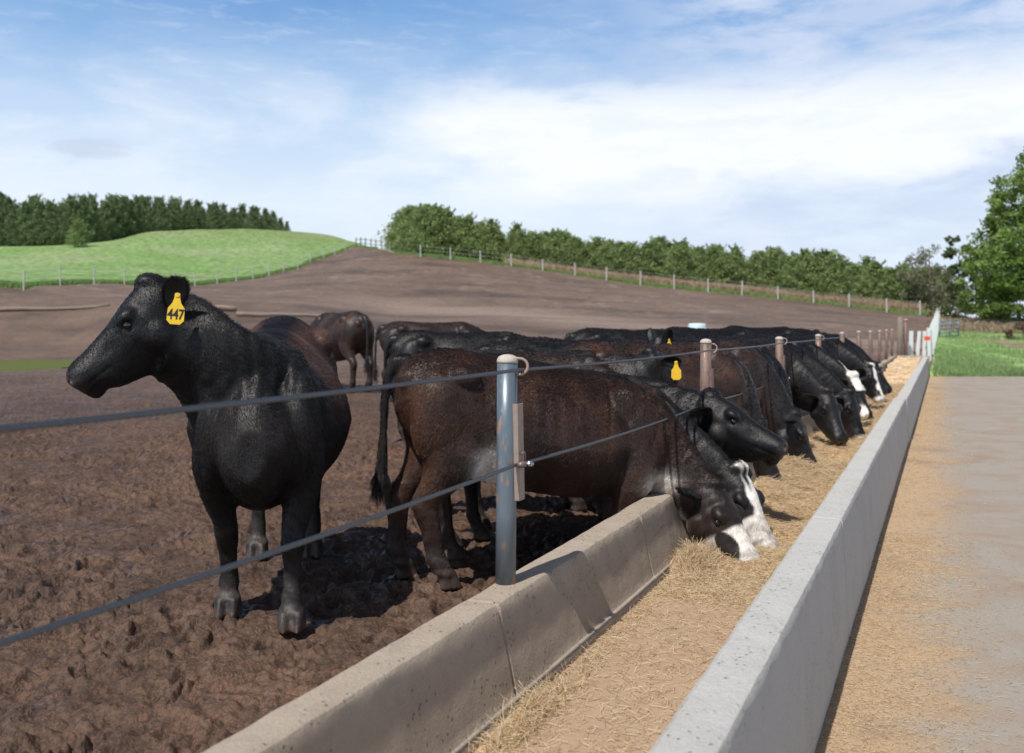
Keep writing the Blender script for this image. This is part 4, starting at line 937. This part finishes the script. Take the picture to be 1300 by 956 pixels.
    cow('black cow with one ear pricked up and a small yellow tag, beyond the feeding row', (.55, 8.85, 0), math.radians(8), .97, loc_of((.55, 8.85, 0), math.radians(8), P(838, 432, 8.55)), loc_of((.55, 8.85, 0), math.radians(8), P(890, 470, 8.7)), .95, .014,
        ears={0: dict(dir=(-.5, .75, .35), face=(.1, -.2, .9), len=.21, w=.05)}, ear_tag=dict(side=1, normal=R_(8, (.2, -1, .1)), size=.7, at=.5), seed=6)
    def row(label, t, deg, ap=1.12, am=.86, zp=.60, zn=.17, yawt=0.0, **k):
        C = BF(t, 1.5); pw = BF(t - .05 + yawt * .4, ap, zp); nw = BF(t + yawt, am, zn)
        return feeder(label, t, deg, pw, nw, **k)
    row('brown cow at the second post with its head hidden behind a raised black head', 8.15, 14, 1.34, 1.20, .62, .25, -.05, seed=11, voxel=.014, colfn=brown(.9))
    row('brown backed cow feeding just past the third steel post', 9.15, 12, 1.2, 1.02, .62, .2, -.05, seed=12, voxel=.014, colfn=brown(.8))
    row('black cow bending a shaggy neck over the wall, muzzle close to the hay', 9.85, 10, 1.32, 1.16, .60, .22, -.25, seed=13, voxel=.014)
    row('black cow facing the camera over the bunk with a broad dark forehead', 10.75, 14, 1.08, .88, .74, .25, -.42, seed=14, voxel=.014, colfn=brown(.15),
        ears={0: dict(dir=(-.2, .2, 1.0), face=(.7, -.3, .1), len=.19, w=.05)})
    row('black cow at the bunk with a round yellow ear tag and white lips', 11.6, 12, .93, .78, .68, .2, -.2, seed=15, voxel=.016, face=lambda lay, a, b, c, n: lay(np.clip((a - .49) * 30, 0, 1), (.55, .5, .46)),
        ears={0: dict(dir=(-.1, .0, 1.0), face=(.6, -.3, .1), len=.18, w=.05)}, ear_tag=dict(side=1, normal=R_(12, (-.1, -1, .1)), size=1.5, at=.85))
    white = lambda lay, a, b, c, n: (lay(np.clip((.085 + .02 * n - np.abs(c)) * 60, 0, 1) * (b > -.15) * (a < .22), (.80, .76, .70)), lay(np.clip((a - .40 + .03 * n) * 30, 0, 1) * (np.abs(c + .03) > .045), (.76, .72, .68)))
    blaze = lambda lay, a, b, c, n: (lay(np.clip((.035 + .03 * n - np.abs(c)) * 60, 0, 1) * (b > -.2), (.80, .76, .70)), lay(np.clip((a - .47) * 30, 0, 1), (.74, .70, .66)))
    row('black cow with a broad white patch on its forehead, feeding far along the bunk', 13.0, 10, 1.0, .80, .80, .34, -.35, seed=16, voxel=.016, face=white)
    row('black cow between the two white-faced cows, dark head low in the hay', 14.2, 14, 1.1, .86, .6, .2, -.2, seed=17, voxel=.018)
    row('black cow with a narrow white blaze down to a white nose', 15.6, 10, .97, .78, .82, .33, -.30, seed=18, voxel=.018, face=blaze)
    row('black cow with a tiny yellow tag feeding beyond the blazed cow', 17.0, 12, 1.1, .80, .8, .35, -.2, seed=19, voxel=.018, ear_tag=dict(side=1, normal=R_(12, (-.1, -1, .1)), size=1.0, at=.6))
    row('farthest black cow of the feeding row with its dark head down', 18.3, 8, 1.08, .78, .75, .3, -.1, seed=20, voxel=.018)
    # second row and the yard
    def stand(label, px, Y, deg, s, seed, headz=1.25, turn=0.0, headx=1.15, **k):
        x, y = XY(px, Y); O = Vector((x, y, float(terr(x, y)) - .01)); ph = math.radians(deg)
        hx = headx * s; pl = (hx, turn * .35, headz * s); nz_ = (hx + .42 * math.cos(turn), turn * .35 + .42 * math.sin(turn), headz * s - .36)
        return cow(label, O, ph, s, pl, nz_, seed=seed, **k)
    stand('brown cow with its rump to the camera, standing in the yard behind the standing cow', 431, 18.6, 128, 1.10, 31, .9, colfn=brown(.8, col=(.034, .018, .013)), belly=1.12, legw=1.2, voxel=.016)
    stand('dark brown cow side-on, its rump just showing left of the feeding cow\'s tail', 549, 16.6, 6, 1.0, 32, .95, .2, colfn=brown(.7, col=(.028, .016, .013)), belly=1.1, legw=1.2, voxel=.016)
    stand('shaggy black cow standing broadside past the brown feeding cow', 590, 11.6, 8, .98, 33, 1.05, .1, headx=1.2, voxel=.014)
    stand('black cow standing behind the feeding row, back just showing', 745, 9.6, 6, .97, 34, 1.0, .0, headx=1.1, voxel=.014)
    stand('black cow with bushy withers, seen over the feeding backs left of the pale drum', 800, 13.5, 12, 1.0, 35, 1.15, .3, voxel=.016)
    stand('black cow in the second rank in front of the pale drum', 900, 14.6, 20, 1.02, 36, 1.05, voxel=.018)
    stand('black cow in the second rank with one ear above the backs', 965, 17.5, 20, 1.04, 37, 1.22, voxel=.018)
    stand('black cow far back in the crowd with a yellow tag up near the cable', 975, 18.5, 14, 1.02, 38, 1.18, voxel=.018, ear_tag=dict(side=1, normal=R_(14, (-.1, -1, .1)), size=1.1, at=.6))
cattle()

# ------------------------------------------------------------------ vegetation
def tri_cloud(name, Cn, size, col, rng, droop=0.0):
    n = len(Cn); a = rng.normal(size=(n, 3)); a /= np.linalg.norm(a, axis=1)[:, None]; b = np.cross(a, rng.normal(size=(n, 3))); b /= np.linalg.norm(b, axis=1)[:, None]
    sz = size * rng.uniform(.6, 1.3, n)[:, None]
    V = np.stack([Cn - a * sz * .6 - b * sz * .3, Cn + a * sz * .1 - b * sz * .35, Cn + a * sz * .8, Cn - a * sz * .1 + b * sz * .35], 1).reshape(-1, 3)
    me = mesh_np(name, V, np.arange(4 * n).reshape(-1, 4), smooth=False); col_attr(me, np.repeat(col, 4, axis=0)); return me
def cedar_proto(seed, h, w, g1, g2, point):
    rng = np.random.default_rng(seed); n = 5200
    z = rng.random(n) ** .85; ang = rng.random(n) * 2 * np.pi
    prof = np.where(z < .25, .55 + z * 1.8, 1.0) * (1 - z ** (1.4 if point else 2.6)) ** (.9 if point else .55)
    lob = 1 + .34 * np.sin(ang * 3 + z * 9 + seed) + .22 * np.sin(ang * 5 - z * 17 + seed * 2) + .15 * np.sin(z * 40 + seed)
    r = prof * lob * w * (.35 + .65 * rng.random(n) ** .45)
    C = np.stack([r * np.cos(ang), r * np.sin(ang), h * (.05 + .97 * z)], -1) + rng.normal(0, .12, (n, 3))
    for k in range(26):          # stray sprays breaking the outline
        a_, zz = rng.random() * 6.28, rng.uniform(.35, 1.0); m = 45; q = np.linspace(0, 1, m)[:, None]
        st = np.array([0, 0, h * zz * .9]); e = st + np.array([math.cos(a_) * w * (1.15 - zz * .8), math.sin(a_) * w * (1.15 - zz * .8), h * .20])
        C = np.concatenate([C, st + (e - st) * q + rng.normal(0, .07, (m, 3))])
    n = len(C); f = rng.random(n)[:, None]; cl = np.sin(C[:, 0:1] * 3 + C[:, 2:3] * 4 + seed) * .5 + .5
    col = (np.array(g1) * (1 - f) + np.array(g2) * f) * (.75 + .5 * cl)
    return tri_cloud('crown', C, .185, col, rng)
def trunk_mesh(h, r, seed, limbs=0, spread=2.0, z0=.35):
    rng = random.Random(seed); mb = MB(); top = Vector((rng.uniform(-.1, .1) * h * .3, rng.uniform(-.1, .1) * h * .3, h))
    pts = [Vector((0, 0, -.3)), Vector((0, 0, 0)), top * .35 + Vector((rng.uniform(-.1, .1), 0, 0)), top * .7, top]; mb.tube(pts, [r * 1.3, r * 1.1, r * .8, r * .5, r * .15], 9)
    for i in range(limbs):
        a = i * 2.4 + rng.random(); z = h * (z0 + (.9 - z0) * i / max(1, limbs)); b = top * (z / h); e = b + Vector((math.cos(a), math.sin(a), rng.uniform(.35, .8))) * spread * rng.uniform(.6, 1.1) * (1.2 - z / h)
        mb.tube([b, b.lerp(e, .5) + Vector((0, 0, -.1)), e], [r * .42, r * .26, r * .07], 6)
    me = bpy.data.meshes.new('trunk'); me.from_pydata(mb.v, [], mb.f); me.update(); me.materials.append(M['bark']); return me
def trees():
    rng = random.Random(3)
    DK = ((.12, .18, .085), (.25, .33, .15)); LT = ((.16, .23, .085), (.34, .42, .17))
    protL = [(cedar_proto(10 + i, 7.0, 2.1, *DK, True), trunk_mesh(6, .14, i)) for i in range(4)]
    protR = [(cedar_proto(30 + i, 5.6, 2.2, *LT, i % 2 == 0), trunk_mesh(4.6, .12, 10 + i)) for i in range(5)]
    def put(name, pr, x, y, z, sc, label, group, wide=1.0):
        r = empty(name, (x, y, z), rng.random() * 6.28, label, 'tree', group); r.scale = (sc * wide, sc * wide, sc)
        link('crown', pr[0], M['leaf'], r) if not pr[0].materials else link('crown', pr[0], None, r)
        link('trunk', pr[1], None, r)
    for row_, (dy, step) in enumerate(((0, 13), (7, 14), (14, 15), (24, 22))):
        px = -70.0
        while px < (372 if row_ else 300):
            Yb = np.interp(px, [-70, 100, 180, 250, 380], [150, 150, 166, 178, 190]) + dy; x, y = XY(px, Yb)
            tz = float(terr(x, y)); hs_ = np.interp(px, [-70, 0, 120, 200, 300, 375], [66, 64, 60, 38, 34, 22]); want = HY - h_py(px)
            topz = CAMZ + want / F * Yb; h = max(3.2, topz - tz) * rng.choice((.74, .84, .90, .95, 1.02))
            put('conifer_tree', rng.choice(protL), x, y, tz - .2, h / 7.0, 'dark pointed conifer in the wood on the green hill at the left', 'conifers in the wood on the left hill')
            px += step * rng.uniform(.7, 1.3)
    x, y = XY(99, 140); put('young_conifer_tree', protR[0], x, y, float(terr(x, y)) - .1, .72, 'small light green conifer standing alone in front of the left wood', None)
    for row_, (dy, step) in enumerate(((9, 15), (14, 15), (21, 17))):
        px = 497.0 + row_ * 6
        while px < 1192:
            Yb = float(border(px)) + dy + rng.uniform(-1, 1); x, y = XY(px, Yb); tz = float(terr(x, y))
            topy = np.interp(px, [495, 520, 545, 600, 700, 800, 830, 900, 1000, 1100, 1180], [285, 264, 262, 276, 292, 310, 302, 312, 318, 322, 336])
            h = (CAMZ + (HY - topy) / F * Yb - tz) * rng.choice((.58, .70, .80, .86, .92, 1.0))
            put('cedar_tree', rng.choice(protR), x, y, tz - .15, max(2.0, h) / 5.6, 'bushy green cedar in the row beyond the right hill fence', 'cedars beyond the right hill fence', rng.uniform(.85, 1.35))
            px += step * rng.uniform(.7, 1.3)
def h_py(px): return float(np.interp(px, [-70, 0, 60, 120, 200, 260, 320, 345, 372], [246, 247, 253, 250, 252, 257, 262, 268, 276]))
trees()

def broadleaf(name, label, px, Y, lobes, n, size, c1, c2, trunk_h, trunk_r, seed, limbs=9, spread=3.5, sink=.1, cat='tree'):
    rng = np.random.default_rng(seed); x, y = XY(px, Y); z = float(terr(x, y)) - sink
    root = empty(name, (x, y, z), 0, label, cat); C = []
    vol = np.array([l[3] * l[4] * l[5] for l in lobes]); cnt = (vol / vol.sum() * n).astype(int)
    for (cx, cy, cz, rx, ry, rz), k in zip(lobes, cnt):
        d = rng.normal(size=(k, 3)); d /= np.linalg.norm(d, axis=1)[:, None]
        # leaf clumps inside the lobe, gaps between them
        ncl = max(8, k // 70); cd_ = rng.normal(size=(ncl, 3)); cd_ /= np.linalg.norm(cd_, axis=1)[:, None]; cd_ *= (.45 + .55 * rng.random(ncl) ** .5)[:, None]
        pick = rng.integers(0, ncl, k); p = cd_[pick] + d * (rng.random(k) ** .5 * .24)[:, None]
        C.append(np.array([cx, cy, cz]) + p * np.array([rx, ry, rz]))
    C = np.concatenate(C); f = rng.random(len(C))[:, None]; cl = np.sin(C[:, 0:1] * 1.7 + seed) * np.sin(C[:, 2:3] * 1.9 + C[:, 1:2]) * .5 + .5
    me = tri_cloud('crown', C, size, (np.array(c1) * (1 - f) + np.array(c2) * f) * (.75 + .5 * cl), rng)
    link('crown', me, M['leaf'], root); link('trunk', trunk_mesh(trunk_h, trunk_r, seed, limbs, spread, .22), None, root)
G1, G2 = (.12, .20, .05), (.27, .38, .10)
broadleaf('broadleaf_tree', 'tall broad green tree at the right edge of the yard grass', 1313, 68,
          [(.6, 0, 6.3, 4.3, 4, 2.2), (-2.2, -.5, 4.3, 2.6, 2.5, 2.0), (-3.6, 0, 2.6, 2.0, 2.2, 1.5), (-.4, 0, 9.3, 2.6, 2.5, 1.9), (1.6, 0, 11.2, 2.2, 2.4, 1.7), (3.2, 0, 4.4, 3.6, 3, 2.4), (.2, -1, 3.0, 3.2, 2.6, 1.6), (3, 0, 9, 3, 3, 3), (-3.6, .5, 5.6, 1.6, 1.5, 1.2), (0, 0, 5, 4.5, 3.5, 2.4), (-.8, .5, 8.2, 2.6, 2.4, 2.0), (0, 0, 1.9, 4.2, 2.5, 1.3), (1, 0, 12.5, 2, 2, 1.6), (-1.6, 0, 7.3, 1.8, 1.8, 1.2)],
          42000, .21, G1, G2, 9.5, .33, 41, 12, 4.0)
broadleaf('small_tree', 'thin leafy tree rising just left of the tall broad one', 1216, 80, [(0, 0, 5.2, 1.7, 1.5, 1.3), (-1.3, 0, 4.2, 1.2, 1, .8), (.9, 0, 3.4, 1.6, 1.4, 1.3), (0, 0, 6.6, 1.0, 1, .7)], 2200, .24, (.07, .11, .04), (.16, .21, .09), 6.2, .12, 42, 9, 2.0)
broadleaf('willow_tree', 'hazy grey green willow at the end of the cedar row', 1182, 104, [(0, 0, 4.2, 2.9, 2.5, 2.8), (1.7, 0, 3.2, 2.0, 2, 2.2), (-1.8, 0, 3.0, 1.8, 2, 2.0)], 4200, .2, (.17, .185, .11), (.26, .27, .18), 6.4, .16, 43, 14, 2.2)
broadleaf('shrub', 'grey green thicket under the thin leafy tree', 1225, 84, [(0, 0, 1.5, 3.3, 2, 1.7), (2.6, 0, 1.2, 2.2, 2, 1.3)], 3200, .26, (.10, .115, .06), (.19, .20, .11), 1.8, .07, 44, 6, 1.2, cat='shrub')
broadleaf('shrub', 'dark bush at the foot of the tall broad tree', 1240, 74, [(0, 0, 1.2, 2.3, 1.6, 1.4), (1.8, 0, .8, 1.5, 1.5, 1.0)], 2600, .22, (.045, .075, .022), (.11, .15, .045), 1.4, .07, 45, 5, 1.0, cat='shrub')
broadleaf('shrub', 'brown leafless brush at the right edge of the grass', 1302, 58, [(0, 0, .5, 1.2, 1, .6)], 900, .14, (.12, .085, .06), (.20, .15, .11), .9, .05, 46, 8, .8, cat='shrub')

def grass_tufts(name, X, Y, hgt, rad, c1, c2, label, seed, jit=.25):
    rng = np.random.default_rng(seed); n = len(X); Z = terr(X, Y) - .03; R = np.stack([X, Y, Z], -1)
    L = hgt * rng.uniform(.5, 1.15, n); D = np.stack([rng.normal(0, jit, n), rng.normal(0, jit, n), np.ones(n)], -1) * L[:, None]
    f = rng.random(n)[:, None]; C = np.array(c1) * (1 - f) + np.array(c2) * f
    o = strands(name, R, R + D, R + D * .55 * np.array([.4, .4, 1]), np.full(n, rad) * rng.uniform(.7, 1.3, n), C, M['blade']); tag(o, label, 'grass', kind='stuff')
def grasses():
    rng = np.random.default_rng(77)
    # right field near the lane end
    n = 26000; Y = 30.6 + (rng.random(n) ** 2) * 34; a = .30 - rng.random(n) * np.interp(Y, [30, 64], [7, 14])
    t = (Y - .3977 * a) / .9175; X = EV[0] * t - NV[0] * a; nn = fbm(X / 2.5, Y / 2.5, 3, 300); px = CX + F * X / Y
    k = (nn > -.12 - .5 * (px < 1262)) & ~((px > 1270) & (fbm(X / 3.5, Y / 7, 4, 95) > .1)); grass_tufts('grass', X[k], Y[k], .13 + .20 * np.clip(nn[k] + .2, 0, 1), .011, (.17, .26, .10), (.34, .45, .20), 'lush green grass growing past the end of the lane', 1)
    # strip along the right hill fence
    n = 15000; px = 500 + rng.random(n) * 690; Y = border(px) + rng.random(n) * 3.2; grass_tufts('fence_grass', (px - CX) / F * Y, Y, .35, .035, (.15, .26, .075), (.27, .40, .14), 'green grass strip along the right hill fence', 2)
    n = 26000; px = 640 + rng.random(n) ** .7 * 560; Y = border(px) + 3 + rng.random(n) * 6; X = (px - CX) / F * Y; k = fbm(X / 8, Y / 4, 3, 301) > -.25
    grass_tufts('dry_grass', X[k], Y[k], 1.05, .035, (.34, .245, .16), (.60, .47, .33), 'tall dry tan grass between the right fence and the cedars', 3, .3)
    n = 12000; px = rng.random(n) * 560 - 80; Y = border(px) + .2 + rng.random(n) * 2.0; grass_tufts('hill_edge_grass', (px - CX) / F * Y, Y, .34, .03, (.15, .26, .075), (.27, .41, .14), 'longer grass under the wire fence of the green hill', 4)
    n = 5000; px = 1195 + rng.random(n) * 130; Y = 66 + rng.random(n) * 10; grass_tufts('dry_brush', (px - CX) / F * Y, Y, .7, .03, (.34, .26, .18), (.56, .46, .34), 'dry tan brush under the trees at the right', 5, .4)
grasses()

# ------------------------------------------------------------------ far fences
def far_fence(name, label, pxs, hgt, posts_mat, wires=2, thick=.06):
    x0, y0 = XY(pxs[0], float(border(pxs[0])) - .5); root = empty(name, (x0, y0, float(terr(x0, y0))), 0, label, 'fence')
    tops = []
    for i, px in enumerate(pxs):
        Y = float(border(px)) - .5; x, y = XY(px, Y); z = float(terr(x, y)); h = hgt * random.uniform(.92, 1.06); d = Vector((x, y, z)) - root.location
        mb = MB(); mb.tube([d + Vector((0, 0, -.2)), d + Vector((random.uniform(-.04, .04), 0, h))], thick, 8); mb.build('post', posts_mat, root); tops.append((d, h))
    for f in (.9, .55)[:wires]:
        mb = MB()
        for (a, ha), (b, hb) in zip(tops[:-1], tops[1:]): mb.tube([a + Vector((0, 0, ha * f)), b + Vector((0, 0, hb * f))], .012, 4, cap=False)
        mb.build('wire', M['zinc'], root)
far_fence('wire_fence', 'wire fence of pale posts along the foot of the green hill', [-30, 30, 76.5, 119.5, 158, 192, 222, 247.5, 276, 300, 321, 341.5, 360, 378, 394, 411, 425, 438], 1.3, M['white_post'])
far_fence('wire_fence', 'wire fence of weathered posts across the top of the dirt hill', [495, 534, 572, 610, 649, 689, 730, 770, 813, 856, 899, 942, 988, 1033, 1078, 1126, 1168], 1.45, M['white_post'], thick=.075)
def crest_gate():
    x, y = XY(452, 157); z = float(terr(x, y)); root = empty('corner_pen', (x, y, z), 0, 'dark wooden corner fence where the two hill fences meet on the skyline', 'fence')
    for px, Y in ((452, 158), (458, 160), (464, 161), (471, 160), (477, 157), (484, 152)):
        X, Yy = XY(px, Y); d = Vector((X, Yy, float(terr(X, Yy)))) - root.location; MB().tube([d + Vector((0, 0, -.2)), d + Vector((0, 0, 1.5))], .09, 7).build('post', M['bark'], root)
    pts = [Vector((*XY(px, Y), float(terr(*XY(px, Y))))) - root.location for px, Y in ((452, 158), (464, 161), (477, 157), (484, 152))]
    for k in (.6, 1.2): MB().tube([p + Vector((0, 0, k)) for p in pts], .05, 6).build('rail', M['bark'], root)
crest_gate()

# ------------------------------------------------------------------ logs, drum, far end of the bunk
def log(px0, px1, py, Y, r, label, mat):
    a = Vector((*XY(px0, Y), 0)); b = Vector((*XY(px1, Y + 1.2), 0)); rings = []
    ps = []
    for i in range(12):
        f = i / 11; p = a.lerp(b, f); p.z = float(terr(p.x, p.y)) + r * .7; p.z += .015 * math.sin(i * 1.7); ps.append(p)
    c = ps[0].copy(); mb = MB(); mb.tube([p - c for p in ps], [r * (1.1 - .35 * i / 11) for i in range(12)], 9)
    o = mb.build('log', M[mat], None, smooth=True, loc=c); tag(o, label, 'log')
log(-60, 139, 381, 56, .12, 'weathered log lying at the foot of the green hill, at the left edge', 'wood')
log(228, 300, 381, 55, .19, 'short pale log lying behind the standing cow\'s neck', 'log')
log(300, 421, 384, 54, .12, 'long dark weathered log lying right of the pale one', 'wood')
def drum():
    x, y = XY(885, 34); z = float(terr(x, y)); mb = MB(); rings = []
    for h, r in ((0, .30), (.05, .31), (.30, .31), (.32, .325), (.35, .31), (.70, .31), (.72, .325), (.75, .31), (1.08, .305), (1.14, .27), (1.15, .1)):
        rings.append([Vector((math.cos(q) * r, math.sin(q) * r, h)) for q in [2 * math.pi * j / 24 for j in range(24)]])
    o = mb.loft(rings).build('plastic_drum', M['drum'], None, smooth=True, loc=(x, y, z)); tag(o, 'pale blue plastic drum standing in the yard above the cattle backs', 'drum')
drum()
def far_end():
    for px, Y, h, r, mat, lab in ((1142.5, 35.2, 1.72, .095, 'wood', 'thick grey wooden post at the far end of the feed bunk'), (1149.5, 35.4, 1.60, .065, 'rust_pipe', 'rusty pipe post with white cap beside the grey wooden post')):
        x, y = XY(px, Y); mb = MB(); mb.tube([(0, 0, -.3), (0, 0, h * .5), (.01, 0, h)], [r, r, r * .95], 14); o = mb.build('end_post', M[mat], None, smooth=True, loc=(x, y, 0)); tag(o, lab, 'post')
        if mat == 'rust_pipe':
            mb = MB(); mb.tube([(0.01, 0, h + .002), (0.01, 0, h + .05)], [r * 1.25, r * 1.0], 12); mb.build('cap', M['cap'], o, smooth=True)
    # white board fence running away
    A = Vector((*XY(1155, 36), 0)); B = Vector((*XY(1192, 88), 0)); root = empty('white_board_fence', (A.x, A.y, 0), 0, 'white fence of upright boards running away past the end of the bunk', 'fence'); n = 30
    rng = random.Random(9); d = (B - A); ang = math.atan2(d.y, d.x)
    near_b = [(1156.5, 36.0), (1165.5, 36.5), (1173.5, 37.4), (1179.5, 39.0)]
    A2 = Vector((*XY(1183, 43), 0)); d = B - A2
    for i in range(n):
        if i < 4: p = Vector((*XY(*near_b[i]), 0)); f = 0
        else: f = ((i - 4) / (n - 5)) ** 1.1; p = A2 + d * f
        z = float(terr(p.x, p.y)); h = 1.22 + .10 * rng.random() - .2 * f; w = (.15, .13, .14, .15)[i] if i < 4 else .19 + .06 * rng.random()
        tilt = Matrix.Rotation((0.03, .10, .02, -.03)[i] if i < 4 else rng.uniform(-.02, .02), 4, 'Y')
        mb = MB(); mb.box(p - root.location + Vector((0, 0, z + h / 2 - .03)), (w * (1 + f * .6), .035, h), .25, .004, tilt); mb.build('board', M['white_paint'], root)
    for k in (.35, 1.0):
        pts = [A.lerp(A2, .0), A2] + [A2 + d * f for f in np.linspace(.1, 1, 12)]; mb = MB(); mb.tube([Vector((p.x, p.y + .12, float(terr(p.x, p.y)) + k)) - root.location for p in pts], .04, 6); mb.build('rail', M['wood'], root)
    x, y = XY(1173, 37.5); mb = MB(); mb.box((0, 0, 0), (.22, .02, .15), 0, .006); o = mb.build('orange_sign', M['orange'], None, loc=(x, y - .3, h_at(429.5, 37.2))); tag(o, 'small bright orange sign on the white board fence', 'sign')
    # tube gate
    x, y = XY(1205, 58); z = float(terr(x, y)); root = empty('tube_gate', (x, y, z), math.radians(12), 'blue grey tubular steel gate standing in the grass', 'gate'); W = .62
    for k in range(5): MB().tube([(-W, 0, .15 + .22 * k), (W, 0, .15 + .22 * k)], .035, 8).build('rail', M['gate'], root, smooth=True)
    for xx in (-W, 0.05, W): MB().tube([(xx, .01, .1), (xx, .01, 1.1)], .04, 8).build('upright', M['gate'], root, smooth=True)
far_end()
